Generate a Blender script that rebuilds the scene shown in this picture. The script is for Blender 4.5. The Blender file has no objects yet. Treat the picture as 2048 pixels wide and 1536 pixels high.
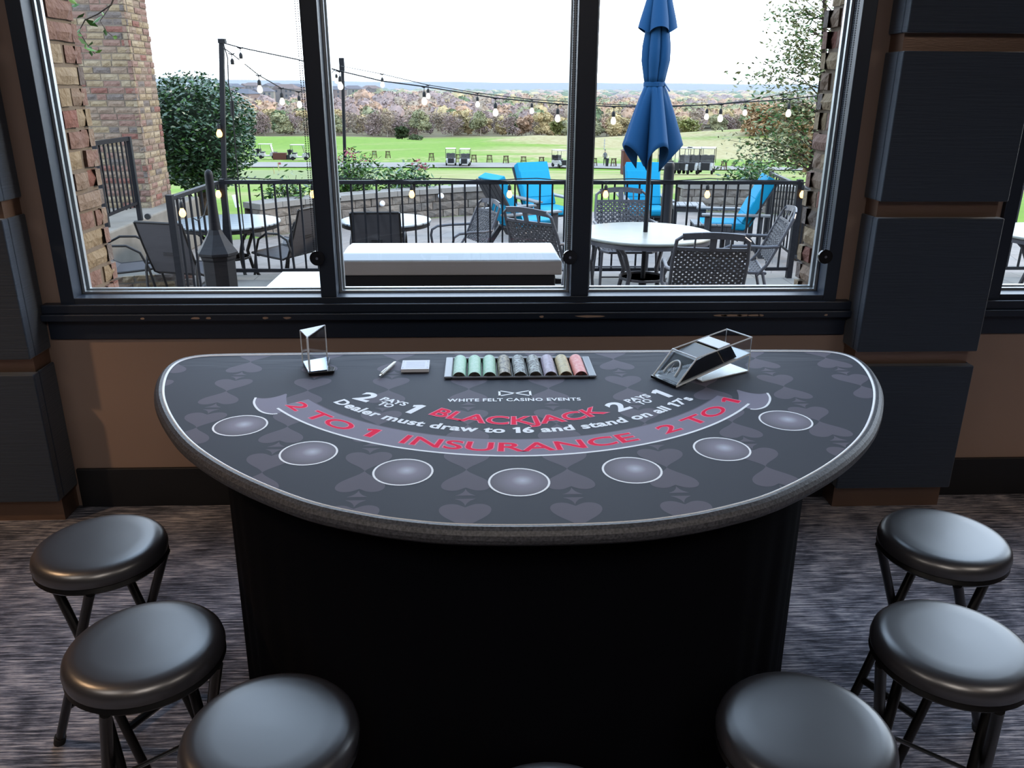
import bpy, bmesh, math, random
from mathutils import Vector, Matrix, noise
random.seed(7)
SC = bpy.context.scene
COL = SC.collection
R = math.radians
PI = math.pi

# ---------------------------------------------------------------- camera
F_PX, PITCH, YAW, ROLL, EYE = 1645.0, R(19.95), R(-2.33), R(-0.31), 1.64
_f = Vector((-math.sin(YAW)*math.cos(PITCH), math.cos(YAW)*math.cos(PITCH), -math.sin(PITCH)))
_r = Vector((math.cos(YAW), math.sin(YAW), 0.0))
_d = _f.cross(_r)
RT = math.cos(ROLL)*_r + math.sin(ROLL)*_d
DN = -math.sin(ROLL)*_r + math.cos(ROLL)*_d
cam = bpy.data.cameras.new('camera')
cam.sensor_fit = 'HORIZONTAL'; cam.sensor_width = 36.0
cam.lens = 36.0*F_PX/2048.0
cam.clip_start = 0.05; cam.clip_end = 20000
cob = bpy.data.objects.new('camera', cam); COL.objects.link(cob)
cob.matrix_world = Matrix(((RT.x, -DN.x, -_f.x, 0), (RT.y, -DN.y, -_f.y, 0), (RT.z, -DN.z, -_f.z, EYE), (0, 0, 0, 1)))
SC.camera = cob

# ---------------------------------------------------------------- sky, sun, exposure
w = bpy.data.worlds.new('overcast_sky'); SC.world = w; w.use_nodes = True
wn, wl = w.node_tree.nodes, w.node_tree.links
bg = wn['Background']
tc = wn.new('ShaderNodeTexCoord'); sp = wn.new('ShaderNodeSeparateXYZ'); cr = wn.new('ShaderNodeValToRGB')
wl.new(tc.outputs['Generated'], sp.inputs[0]); wl.new(sp.outputs['Z'], cr.inputs[0]); wl.new(cr.outputs[0], bg.inputs[0])
cr.color_ramp.elements[0].position = 0.0; cr.color_ramp.elements[0].color = (0.84, 0.92, 1.0, 1)
cr.color_ramp.elements[1].position = 0.75; cr.color_ramp.elements[1].color = (0.55, 0.74, 1.0, 1)
SKY = 6.0
bg.inputs[1].default_value = SKY
sun = bpy.data.lights.new('sun', 'SUN'); sun.energy = 4.0; sun.angle = R(12); sun.color = (1.0, 0.80, 0.58)
so = bpy.data.objects.new('sun', sun); COL.objects.link(so)
sd = Vector((-0.86, -0.16, -0.40)).normalized()          # comes in low from the right
so.rotation_euler = sd.to_track_quat('-Z', 'Y').to_euler()
SC.view_settings.view_transform = 'Standard'; SC.view_settings.look = 'None'
SC.view_settings.exposure = 0.0; SC.view_settings.gamma = 1.0
SC.view_settings.use_curve_mapping = False
cy = SC.cycles
cy.max_bounces = 7; cy.diffuse_bounces = 3; cy.glossy_bounces = 3; cy.transmission_bounces = 6
cy.transparent_max_bounces = 14; cy.volume_bounces = 0
cy.use_denoising = True; cy.sample_clamp_indirect = 6.0
cy.caustics_reflective = False; cy.caustics_refractive = False
cy.use_adaptive_sampling = True; cy.adaptive_threshold = 0.015

def at(px, py, Y):
    """world point seen at photo pixel (px, py) and standing at depth Y"""
    d = _f*F_PX + RT*(px-1024) + DN*(py-768)
    return Vector((0, 0, EYE)) + d*(Y/d.y)
def on(px, py, z):
    d = _f*F_PX + RT*(px-1024) + DN*(py-768)
    return Vector((0, 0, EYE)) + d*((z-EYE)/d.z)

# ---------------------------------------------------------------- materials
LK = 1.0
def lin(c):
    if isinstance(c, str):
        c = tuple(int(c[i:i+2], 16)/255 for i in (0, 2, 4))
    return tuple(LK*(x/12.92 if x <= .04045 else ((x+.055)/1.055)**2.4) for x in c)
def mat(name, c, rough=.6, metal=0., spec=None, bump=None, vary=None, emit=None, sheen=0., coat=0., coords='Object', stretch=(1, 1, 1)):
    """bump=(scale, strength, distance); vary=(scale, second colour, contrast)"""
    m = bpy.data.materials.new(name); m.use_nodes = True
    n, l = m.node_tree.nodes, m.node_tree.links
    b = n['Principled BSDF']
    if spec is None: spec = .5 if LK == 1.0 else .2
    b.inputs['Base Color'].default_value = (*lin(c), 1)
    b.inputs['Roughness'].default_value = rough; b.inputs['Metallic'].default_value = metal
    b.inputs['Specular IOR Level'].default_value = spec
    if sheen: b.inputs['Sheen Weight'].default_value = sheen
    if coat: b.inputs['Coat Weight'].default_value = coat; b.inputs['Coat Roughness'].default_value = .15
    if emit:
        b.inputs['Emission Color'].default_value = (*emit[0], 1); b.inputs['Emission Strength'].default_value = emit[1]
    if bump or vary:
        t = n.new('ShaderNodeTexCoord'); mp = n.new('ShaderNodeMapping'); mp.inputs['Scale'].default_value = stretch
        l.new(t.outputs[coords], mp.inputs[0])
    if bump:
        nz = n.new('ShaderNodeTexNoise'); nz.inputs['Scale'].default_value = bump[0]; nz.inputs['Detail'].default_value = 4
        l.new(mp.outputs[0], nz.inputs['Vector'])
        bp = n.new('ShaderNodeBump'); bp.inputs['Strength'].default_value = bump[1]; bp.inputs['Distance'].default_value = bump[2]
        l.new(nz.outputs['Fac'], bp.inputs['Height']); l.new(bp.outputs[0], b.inputs['Normal'])
    if vary:
        nz = n.new('ShaderNodeTexNoise'); nz.inputs['Scale'].default_value = vary[0]; nz.inputs['Detail'].default_value = 5
        l.new(mp.outputs[0], nz.inputs['Vector'])
        rp = n.new('ShaderNodeValToRGB'); k = vary[2]
        rp.color_ramp.elements[0].position = .5-k; rp.color_ramp.elements[0].color = (*lin(c), 1)
        rp.color_ramp.elements[1].position = .5+k; rp.color_ramp.elements[1].color = (*lin(vary[1]), 1)
        l.new(nz.outputs['Fac'], rp.inputs[0]); l.new(rp.outputs[0], b.inputs['Base Color'])
    return m
def clear(name, tint, ior=1.45, rough=.0):
    """thin clear pane: what passes goes straight through, the rest mirrors by fresnel"""
    m = bpy.data.materials.new(name); m.use_nodes = True
    n, l = m.node_tree.nodes, m.node_tree.links; n.remove(n['Principled BSDF'])
    o = n['Material Output']; t = n.new('ShaderNodeBsdfTransparent'); g = n.new('ShaderNodeBsdfGlossy'); mx = n.new('ShaderNodeMixShader')
    fr = n.new('ShaderNodeFresnel'); ge = n.new('ShaderNodeNewGeometry'); mi_ = n.new('ShaderNodeMapRange'); mi_.inputs['To Min'].default_value = ior; mi_.inputs['To Max'].default_value = 1/ior
    l.new(ge.outputs['Backfacing'], mi_.inputs[0]); l.new(mi_.outputs[0], fr.inputs[0])
    t.inputs[0].default_value = (*tint, 1); g.inputs['Roughness'].default_value = rough
    l.new(fr.outputs[0], mx.inputs[0]); l.new(t.outputs[0], mx.inputs[1]); l.new(g.outputs[0], mx.inputs[2]); l.new(mx.outputs[0], o.inputs[0])
    return m

M = {}
M['black_frame'] = mat('black_painted_frame', '1f2938', .42, bump=(60, .08, .001))
M['ledge'] = mat('black_painted_ledge', '1c2534', .38, bump=(18, .12, .002))
M['chip_paint'] = mat('bare_primer_under_chipped_paint', 'a08878', .7)
M['bead'] = mat('silver_glazing_bead', 'aab0b4', .35, .6)
M['glass'] = clear('window_glass', (.985, .99, .99), 1.33)
M['acrylic'] = clear('clear_acrylic', (.93, .95, .96), 1.50)
M['acrylic_edge'] = mat('polished_acrylic_edge', 'e2e9ee', .25, spec=.8)
M['wall'] = mat('taupe_wall_paint', '8f7a6f', .75, bump=(90, .1, .001))
M['wall_dark'] = mat('dark_room_paint', '3a3532', .8)
M['ceiling'] = mat('ceiling_paint', '6f6a66', .9)
M['base'] = mat('black_baseboard', '15171c', .5)
M['bronze'] = mat('brushed_bronze_metal', '8c7466', .38, .75, bump=(40, .25, .002), stretch=(1, 1, 6))
M['stool_vinyl'] = mat('black_vinyl', '2a2a2f', .33, spec=.9, bump=(40, .05, .0004))
M['stool_vinyl'].node_tree.nodes['Principled BSDF'].inputs['IOR'].default_value = 1.62
M['stool_metal'] = mat('black_tube_metal', '0d0d0f', .3, spec=.5)
M['rubber'] = mat('black_rubber', '101010', .8)
M['skirt'] = mat('black_spandex_skirt', '05060c', .9, spec=.08)
M['rim'] = mat('charcoal_padded_vinyl_rim', '2e2f34', .5, bump=(140, .5, .002), vary=(200, '505157', .14))
M['piping'] = mat('white_piping', 'f2f2f4', .7)
M['white_print'] = mat('white_print', 'fafcff', .8, spec=.2)
M['red_print'] = mat('pink_red_print', 'f81c4e', .8, spec=.12)
M['red_edge'] = mat('pale_red_outline_print', 'f294ac', .8, spec=.12)
M['spade'] = mat('grey_mauve_spade_print', '58535f', .75, spec=.35)
M['tray'] = mat('grey_plastic_tray', '68717e', .4)
M['tray_in'] = mat('dark_tray_well', '15171c', .5)
M['mirror'] = mat('mirror_plate', '8f9fb6', .12, .9)
M['black_gloss'] = mat('black_gloss_plastic', '0c0d10', .2)
M['card_dark'] = mat('dark_card_edges', '14161c', .45)
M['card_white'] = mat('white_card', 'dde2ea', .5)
M['paper'] = mat('white_paper', 'dcdee6', .7)
M['pen'] = mat('white_pen_plastic', 'd6d8d4', .3)
M['chrome'] = mat('chrome', 'b8bcc0', .2, 1.)
# outdoors: surfaces that stand in full daylight
LK = .27
M['iron'] = mat('dark_bronze_rail_paint', '2a2b31', .5, spec=.12)
M['wicker'] = mat('grey_brown_woven_strap', '6c6a6e', .5)
M['wicker_frame'] = mat('pewter_grey_chair_frame', '7c7b82', .38, .3)
M['sling'] = mat('charcoal_sling_mesh', '6c696d', .7, bump=(300, .5, .002))
M['dark_frame'] = mat('dark_brown_chair_frame', '33302f', .45)
M['poly'] = mat('charcoal_poly_lumber', '55555a', .6)
M['poly_top'] = mat('pale_poly_top', 'a4a6a8', .6)  # paler grey for the side tabletops and chair arms
M["cushion"] = mat('turquoise_cushion', '00c8ff', .8, bump=(14, .3, .01))
M['canopy'] = mat('royal_blue_canopy', '08609c', .8, bump=(120, .2, .002))
M['tabletop_w'] = mat('pale_stone_table_top', 'b9bcb2', .35, vary=(3, 'cfd0c4', .2))
M['slat_top'] = mat('slatted_light_table_top', 'b4c0c8', .35)
M['steel'] = mat('brushed_stainless_steel', 'f4f6f6', .35, .55, bump=(30, .1, .001), stretch=(1, 30, 30))
M['steel_dark'] = mat('dark_grill_body', '1d2430', .5)
M['shelf'] = mat('pale_stainless_shelf', 'cfd8dc', .25, .5)
M['bark'] = mat('brown_bark', '6b5a4a', .9, bump=(20, .6, .02), vary=(10, '4a3d33', .15))
M['leaf_dark'] = mat('glossy_dark_green_leaves', '3e6c42', .38, spec=.6)
M['leaf_mid'] = mat('mid_green_leaves', '57893a', .5)
M['leaf_light'] = mat('fresh_green_leaves', '76a845', .5)
M['leaf_olive'] = mat('olive_yellow_leaves', '8b8a4e', .6)
M['flower'] = mat('pink_oleander_flowers', 'd8727e', .6)
M['bulb'] = mat('lit_clear_bulb', 'fff4dc', .2, emit=((1, .93, .78), 1.7))
M['bulb_warm'] = mat('lit_amber_bulb', 'ffc070', .2, emit=((1, .52, .14), 5.5))
M['wire'] = mat('black_rubber_cable', '191a1c', .6)
M['cart_white'] = mat('white_cart_body', 'e3e2dc', .35)
M['cart_dark'] = mat('dark_cart_trim', '2c2c30', .6)
M['tire'] = mat('tire_rubber', '1c1c1e', .8)
M['wood_red'] = mat('reddish_stained_wood', '7d4a3c', .8)
M['wood_brown'] = mat('brown_stained_wood', '6a4f3a', .8)
M['concrete'] = mat('grey_concrete', '9a948a', .85, bump=(30, .3, .004), vary=(4, 'b0aaa0', .2))
M['boulder'] = mat('reddish_sandstone', '96705a', .9, bump=(6, .6, .05), vary=(3, '6e5548', .15))
M['white_marker'] = mat('white_marker', 'e8e8e0', .6)
BR = [mat('brick_'+n, c, .9, bump=(45, .9, .012), vary=(14, d, .2)) for n, c, d in (
    ('buff', 'cdb796', 'b49c7c'), ('rose', 'bd9a8a', 'a37e72'), ('red', 'b98476', '9c6a5e'), ('tan', 'c3aa94', 'a8907e'), ('grey', 'a3958c', '867a74'), ('cream', 'd8c3a4', 'bca88c'))]
M['mortar'] = mat('sandy_mortar', 'a39382', .95, bump=(60, .5, .005))
M['mulch'] = mat('brown_mulch', '6a5248', .95, bump=(40, 1, .02), vary=(25, '4a3a34', .1))

LK = 1.0
# ---------------------------------------------------------------- mesh building
class MB:
    def __init__(s): s.v = []; s.f = []; s.mi = []; s.cur = 0
    def add(s, vs, fs, mi=None):
        b = len(s.v); s.v += [tuple(v) for v in vs]
        for f in fs: s.f.append(tuple(b+i for i in f)); s.mi.append(s.cur if mi is None else mi)
    def box(s, x0, x1, y0, y1, z0, z1, M4=None, mi=None):
        vs = [Vector((x, y, z)) for z in (z0, z1) for y in (y0, y1) for x in (x0, x1)]
        if M4 is not None: vs = [M4 @ v for v in vs]
        s.add(vs, [(0, 2, 3, 1), (4, 5, 7, 6), (0, 1, 5, 4), (2, 6, 7, 3), (0, 4, 6, 2), (1, 3, 7, 5)], mi)
    def bar(s, a, b, w, h, up=(0, 0, 1), mi=None):
        a, b = Vector(a), Vector(b); d = (b-a).normalized(); u = Vector(up)
        if abs(d.dot(u)) > .99: u = Vector((0, 1, 0))
        x = d.cross(u).normalized(); u = x.cross(d)
        vs = []
        for p in (a, b):
            for sx, su in ((-1, -1), (1, -1), (1, 1), (-1, 1)): vs.append(p + x*sx*w/2 + u*su*h/2)
        s.add(vs, [(0, 1, 2, 3), (7, 6, 5, 4), (0, 4, 5, 1), (1, 5, 6, 2), (2, 6, 7, 3), (3, 7, 4, 0)], mi)
    def tube(s, pts, r, n=8, closed=False, mi=None, caps=True):
        pts = [Vector(p) for p in pts]; N = len(pts); rs = r if isinstance(r, (list, tuple)) else [r]*N
        b = len(s.v); prev = None
        for i, p in enumerate(pts):
            if closed: d = pts[(i+1) % N]-pts[i-1]
            else: d = pts[min(i+1, N-1)]-pts[max(i-1, 0)]
            d.normalize()
            if prev is None:
                u = Vector((0, 0, 1)) if abs(d.z) < .9 else Vector((1, 0, 0)); u = (u-d*u.dot(d)).normalized()
            else: u = (prev-d*prev.dot(d)).normalized()
            prev = u; q = d.cross(u)
            for k in range(n):
                a = 2*PI*k/n; s.v.append(tuple(p+(u*math.cos(a)+q*math.sin(a))*rs[i]))
        m = s.cur if mi is None else mi
        for i in range(N if closed else N-1):
            j = (i+1) % N
            for k in range(n):
                k2 = (k+1) % n; s.f.append((b+i*n+k, b+i*n+k2, b+j*n+k2, b+j*n+k)); s.mi.append(m)
        if caps and not closed:
            s.f.append(tuple(b+k for k in reversed(range(n)))); s.f.append(tuple(b+(N-1)*n+k for k in range(n))); s.mi += [m, m]
    def lathe(s, prof, n=24, c=(0, 0, 0), mi=None, wob=None):
        b = len(s.v); c = Vector(c)
        for r, z in prof:
            for k in range(n):
                a = 2*PI*k/n; rr = r*(wob(a, z) if wob else 1); s.v.append((c.x+rr*math.cos(a), c.y+rr*math.sin(a), c.z+z))
        m = s.cur if mi is None else mi
        for i in range(len(prof)-1):
            for k in range(n):
                k2 = (k+1) % n; s.f.append((b+i*n+k, b+i*n+k2, b+(i+1)*n+k2, b+(i+1)*n+k)); s.mi.append(m)
        if prof[0][0] > 1e-5: s.f.append(tuple(b+k for k in reversed(range(n)))); s.mi.append(m)
        if prof[-1][0] > 1e-5: s.f.append(tuple(b+(len(prof)-1)*n+k for k in range(n))); s.mi.append(m)
    def prism(s, poly, z0, z1, M4=None, mi=None):
        n = len(poly); vs = [Vector((x, y, z)) for z in (z0, z1) for x, y in poly]
        if M4 is not None: vs = [M4 @ v for v in vs]
        s.add(vs, [tuple(reversed(range(n))), tuple(range(n, 2*n))]+[(i, (i+1) % n, n+(i+1) % n, n+i) for i in range(n)], mi)
    def flat(s, poly, z, mi=None):
        s.add([(x, y, z) for x, y in poly], [tuple(range(len(poly)))], mi)
    def build(s, name, mats, parent=None, smooth=False, bevel=0, loc=None):
        me = bpy.data.meshes.new(name); me.from_pydata(s.v, [], s.f); me.update()
        for m in (mats if isinstance(mats, (list, tuple)) else [mats]): me.materials.append(m)
        me.polygons.foreach_set('material_index', s.mi)
        if smooth: me.polygons.foreach_set('use_smooth', [True]*len(s.f))
        o = bpy.data.objects.new(name, me); COL.objects.link(o)
        if parent is not None: o.parent = parent
        if loc is not None: o.location = loc
        if bevel:
            bm = o.modifiers.new('bevel', 'BEVEL'); bm.width = bevel; bm.segments = 2; bm.limit_method = 'ANGLE'
        if smooth and not bevel:
            try: me.set_sharp_from_angle(angle=R(40))
            except Exception: pass
        return o
def tag(o, label=None, cat=None, group=None, kind=None):
    if label: o['label'] = label
    if cat: o['category'] = cat
    if group: o['group'] = group
    if kind: o['kind'] = kind
    return o
def empty(name, loc=(0, 0, 0), rz=0., label=None, cat=None, group=None, kind=None):
    o = bpy.data.objects.new(name, None); COL.objects.link(o); o.location = loc; o.rotation_euler = (0, 0, rz)
    o.empty_display_size = .1
    return tag(o, label, cat, group, kind)
KIDS = {}
def copy_tree(o, parent=None):
    c = o.copy(); COL.objects.link(c); c.parent = parent
    for ch in [x for x in KID(o)]: copy_tree(ch, c)
    return c
def KID(o):
    return [x for x in COL.objects if x.parent == o]
def clone(o, loc, rz, label=None, group=None):
    c = copy_tree(o); c.location = loc; c.rotation_euler = (0, 0, rz)
    if label: c['label'] = label
    if group: c['group'] = group
    return c

# ================================================================ THE ROOM
WY = 3.09        # inner face of the window wall
# --- floor
m = mat('striated_blue_grey_carpet', '4a4c56', .95)
n, l = m.node_tree.nodes, m.node_tree.links; b = n['Principled BSDF']
t = n.new('ShaderNodeTexCoord')
mp = n.new('ShaderNodeMapping'); mp.inputs['Scale'].default_value = (8, 150, 1); l.new(t.outputs['Object'], mp.inputs[0])
n1 = n.new('ShaderNodeTexNoise'); n1.inputs['Scale'].default_value = 1; n1.inputs['Detail'].default_value = 6; n1.inputs['Roughness'].default_value = .7; l.new(mp.outputs[0], n1.inputs['Vector'])
n2 = n.new('ShaderNodeTexNoise'); n2.inputs['Scale'].default_value = 4.5; n2.inputs['Detail'].default_value = 7; n2.inputs['Distortion'].default_value = 1.2; l.new(t.outputs['Object'], n2.inputs['Vector'])
mx = n.new('ShaderNodeMath'); mx.operation = 'ADD'; w1 = n.new('ShaderNodeMath'); w1.operation = 'MULTIPLY'; w1.inputs[1].default_value = 1.45; l.new(n1.outputs['Fac'], w1.inputs[0]); w2 = n.new('ShaderNodeMath'); w2.operation = 'MULTIPLY'; w2.inputs[1].default_value = .55; l.new(n2.outputs['Fac'], w2.inputs[0]); l.new(w1.outputs[0], mx.inputs[0]); l.new(w2.outputs[0], mx.inputs[1])
rp = n.new('ShaderNodeValToRGB'); e = rp.color_ramp.elements
e[0].position = .42; e[0].color = (*lin('282b36'), 1); e[1].position = .60; e[1].color = (*lin('bab7be'), 1)
e2 = rp.color_ramp.elements.new(.5); e2.color = (*lin('666977'), 1)
hf = n.new('ShaderNodeMath'); hf.operation = 'MULTIPLY'; hf.inputs[1].default_value = .5; l.new(mx.outputs[0], hf.inputs[0])
l.new(hf.outputs[0], rp.inputs[0]); l.new(rp.outputs[0], b.inputs['Base Color'])
bp = n.new('ShaderNodeBump'); bp.inputs['Strength'].default_value = .8; bp.inputs['Distance'].default_value = .006
l.new(n1.outputs['Fac'], bp.inputs['Height']); l.new(bp.outputs[0], b.inputs['Normal'])
M['carpet'] = m
g = MB(); g.box(-4.2, 6.2, -4.2, WY, -.12, 0); tag(g.build('floor', M['carpet']), kind='structure')
g = MB(); g.box(-4.2, 6.2, -4.2, WY+.25, 3.1, 3.35); tag(g.build('ceiling', M['ceiling']), kind='structure')
g = MB(); g.box(-4.3, -4.2, -4.2, WY, 0, 3.1); tag(g.build('wall_left', M['wall_dark']), kind='structure')
g = MB(); g.box(6.2, 6.3, -4.2, WY, 0, 3.1); tag(g.build('wall_right', M['wall_dark']), kind='structure')
g = MB(); g.box(-4.3, 6.3, -4.3, -4.2, 0, 3.1); tag(g.build('wall_back', M['wall_dark']), kind='structure')
# --- window wall with its two openings
OZ0, OZ1 = .855, 2.80
A0, A1, B0, B1 = -1.573, 1.385, 1.985, 5.2
g = MB()
for x0, x1, z0, z1 in ((-4.3, A0, -.6, 3.35), (A0, B1, -.6, OZ0), (A0, B1, OZ1, 3.35), (A1, B0, OZ0, OZ1), (B1, 6.3, -.6, 3.35)):
    g.box(x0, x1, WY, WY+.22, z0, z1)
tag(g.build('wall_front', M['wall']), kind='structure')
# --- ledge under the windows (apron, stool board and its nosing) and the chipped spots
g = MB()
g.box(-1.64, 1.44, WY-.012, WY+.01, .718, .80)
g.box(-1.64, 1.44, WY-.055, WY+.02, .80, .826)
g.box(-1.64, 1.44, WY-.04, WY+.02, .826, .86)
L = g.build('trim_1', M['ledge'], bevel=.003); tag(L, kind='structure')
g = MB(); rr = random.Random(3)
for px, wd in ((286, .01), (392, .018), (418, .01), (532, .012), (575, .016), (1083, .01), (1180, .07), (1440, .03), (1462, .05), (1485, .03), (1505, .03), (1520, .012), (1650, .008)):
    p = at(px, 645, WY-.055); k = 7
    poly = [(p.x+wd*math.cos(2*PI*i/k)*rr.uniform(.7, 1.1), .811+.0045*math.sin(2*PI*i/k)*rr.uniform(.7, 1.2)) for i in range(k)]
    g.add([(x, WY-.0562, z) for x, z in poly]+[(x, WY-.054, z) for x, z in poly], [tuple(range(k))]+[(i, (i+1) % k, k+(i+1) % k, k+i) for i in range(k)])
g.build('chipped_paint_spots', M['chip_paint'], L)
g = MB()
g.box(1.93, 5.3, WY-.012, WY+.01, .718, .80); g.box(1.93, 5.3, WY-.055, WY+.02, .80, .826); g.box(1.93, 5.3, WY-.04, WY+.02, .826, .86)
tag(g.build('trim_2', M['ledge'], bevel=.003), kind='structure')
# --- baseboards
g = MB(); g.box(-1.64, 1.45, WY-.016, WY, 0, .171); tag(g.build('baseboard_front', M['base'], bevel=.003), kind='structure')
g = MB(); g.box(1.92, 6.2, WY-.016, WY, 0, .171); tag(g.build('baseboard_right', M['base'], bevel=.003), kind='structure')
# --- windows
def window(name, x0, x1, bars):
    z0, z1 = OZ0, OZ1
    g = MB(); fw = .052; y0, y1 = WY-.02, WY+.10
    g.box(x0, x0+fw, y0, y1, z0, z1); g.box(x1-fw, x1, y0, y1, z0, z1)
    g.box(x0+fw, x1-fw, y0, y1, z0, z0+.026); g.box(x0+fw, x1-fw, y0, y1, z1-.05, z1)
    o = g.build(name, M['black_frame'], bevel=.002); tag(o, kind='structure')
    edges = [x0+fw]
    for a, b_ in bars:
        g = MB(); g.box(a, b_, y0+.004, y1, z0+.026, z1-.05); g.build('mullion', M['black_frame'], o, bevel=.002); edges += [a, b_]
    edges.append(x1-fw)
    for i in range(0, len(edges), 2):
        a, c = edges[i]+.001, edges[i+1]-.001; zb, zt = z0+.027, z1-.051
        for q, (ya, yb, t_) in enumerate(((WY+.052, WY+.066, .010), (WY+.082, WY+.10, .016))):
            g = MB()
            g.box(a, a+t_, ya, yb, zb, zt); g.box(c-t_, c, ya, yb, zb, zt); g.box(a+t_, c-t_, ya, yb, zb, zb+t_*.8); g.box(a+t_, c-t_, ya, yb, zt-t_, zt)
            g.build('glazing_bead', M['bead'], o)
        g = MB(); g.box(a+.004, c-.004, WY+.070, WY+.076, zb+.002, zt-.002)
        g.build('pane', M['glass'], o)
    return o
window('window_1', A0, A1, [(-.602, -.543), (.348, .416)])
window('window_2', B0, B1, [(3.2, 3.26)])
# --- pilasters either side of the window: dark grooved fabric panels over a bronze core
fab = mat('navy_black_fabric_panel', '222f40', .62, sheen=.25)
n, l = fab.node_tree.nodes, fab.node_tree.links
t = n.new('ShaderNodeTexCoord'); mp = n.new('ShaderNodeMapping'); mp.inputs['Scale'].default_value = (6, 6, 150); l.new(t.outputs['Object'], mp.inputs[0])
nz = n.new('ShaderNodeTexNoise'); nz.inputs['Scale'].default_value = 1.; nz.inputs['Detail'].default_value = 3; l.new(mp.outputs[0], nz.inputs['Vector'])
bp = n.new('ShaderNodeBump'); bp.inputs['Strength'].default_value = .55; bp.inputs['Distance'].default_value = .004
l.new(nz.outputs['Fac'], bp.inputs['Height']); l.new(bp.outputs[0], n['Principled BSDF'].inputs['Normal'])
def pilaster(name, x0, x1, y):
    g = MB(); g.box(x0+.012, x1-.012, y+.04, WY-.001, 0, 3.1)
    o = g.build(name, M['bronze']); tag(o, kind='structure')
    for z0, z1 in ((.101, .627), (.685, 1.194), (1.253, 1.757), (1.815, 2.32), (2.38, 3.08)):
        g = MB(); g.box(x0, x1, y, y+.0395, z0, z1)
        g.box(x0, x0+.011, y+.0395, WY-.002, z0, z1); g.box(x1-.011, x1, y+.0395, WY-.002, z0, z1)
        p = g.build('fabric_panel', fab, o); 
        bm = p.modifiers.new('bevel', 'BEVEL'); bm.width = .009; bm.segments = 3; bm.limit_method = 'ANGLE'
pilaster('trim_3', 1.443, 1.915, 2.95)
pilaster('trim_4', -2.15, -1.648, 2.93)
# warm recessed downlights in the ceiling, behind and beside the camera
def downlight(x, y, power, spot=1.9, col=(1, .62, .34)):
    g = MB(); g.lathe([(.075, 0), (.09, -.004), (.09, .0), ], 20)
    o = g.build('ceiling_light', M['chrome'], loc=(x, y, 3.098)); tag(o, 'round recessed ceiling downlight with a warm lamp', 'ceiling light', 'warm recessed ceiling downlights')
    la = bpy.data.lights.new('downlight', 'SPOT'); la.energy = power; la.spot_size = spot; la.spot_blend = .5; la.color = col; la.shadow_soft_size = .06
    lo = bpy.data.objects.new('downlight', la); COL.objects.link(lo); lo.location = (x, y, 3.08)
def fill_panel(x, y, power, lb, col=(1, .90, .82), sx=1.2, sy=1.2):  # unseen area light with a frame, added to brighten the room
    o = empty('added_fill_panel', (x, y, 3.09), 0, lb, 'ceiling light', 'added unseen fill light panels')
    g = MB(); h = sx/2+.03; k = sy/2+.03
    g.box(-h, h, -k, -k+.03, -.03, 0); g.box(-h, h, k-.03, k, -.03, 0); g.box(-h, -h+.03, -k+.03, k-.03, -.03, 0); g.box(h-.03, h, -k+.03, k-.03, -.03, 0); g.build('fill_panel_frame', M['chrome'], o)
    la = bpy.data.lights.new('panel', 'AREA'); la.shape = 'RECTANGLE'; la.size = sx; la.size_y = sy; la.energy = power; la.color = col
    lo = bpy.data.objects.new('fill_glow', la); COL.objects.link(lo); lo.location = (x, y, 3.07)
fill_panel(.1, -1.3, 44, 'added unseen fill light panel behind the middle of the table')
fill_panel(-2.3, -.4, 26, 'added unseen fill light panel behind the left stools')
fill_panel(2.6, -.4, 26, 'added unseen fill light panel behind the right stools')
for x, y, p_ in ((-3.0, 1.5, 190), (-1.2, -1.6, 30), (1.6, -1.6, 30), (4.4, 1.2, 110)): downlight(x, y, p_)

# --- blind chains with their hold-downs
def blind_chain(px0, px1, label, ypos=WY-.03):
    # the chain hangs from above the frame and turns round a black hold-down disc
    p0 = px0; r_ = .027; cz = p0[1]
    o = empty('blind_chain', (p0[0], ypos, cz), 0, label, 'blind chain', 'beaded roller blind chains on the window frames')
    g = MB()
    for sx in (-.0100, -.0010):
        z = 0.0
        while z < 1.75:
            r0 = .0026
            g.add([(sx+r0, 0, z), (sx-r0, 0, z), (sx, r0, z), (sx, -r0, z), (sx, 0, z+r0), (sx, 0, z-r0)],
                  [(0, 2, 4), (2, 1, 4), (1, 3, 4), (3, 0, 4), (2, 0, 5), (1, 2, 5), (3, 1, 5), (0, 3, 5)])
            z += .0078
        g.tube([(sx, 0, 0), (sx, 0, 1.75)], .0006, 4)
    c_ = g.build('beaded_chain', M['wire'], o); c_['label'] = 'two strands of small black beads'
    g = MB(); g.lathe([(.0, -.006), (r_, -.006), (r_, .006), (0, .006)], 24)
    for i, v in enumerate(g.v): g.v[i] = (v[0], v[2], v[1]-.012)
    g.build('hold_down_disc', M['black_gloss'], o)
    g = MB(); g.lathe([(0, -.008), (.005, -.008), (.005, -.006)], 10)
    for i, v in enumerate(g.v): g.v[i] = (v[0], v[2], v[1]-.012)
    g.build('screw', M['chrome'], o)
for (px, py), lb in (((634, 510), 'beaded blind chain in front of the left mullion'), ((1140, 508), 'beaded blind chain in front of the right mullion'), ((1651, 507), 'beaded blind chain on the right side of the window frame')):
    p = at(px, py, WY-.03); blind_chain((p.x, p.z), None, lb)

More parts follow.
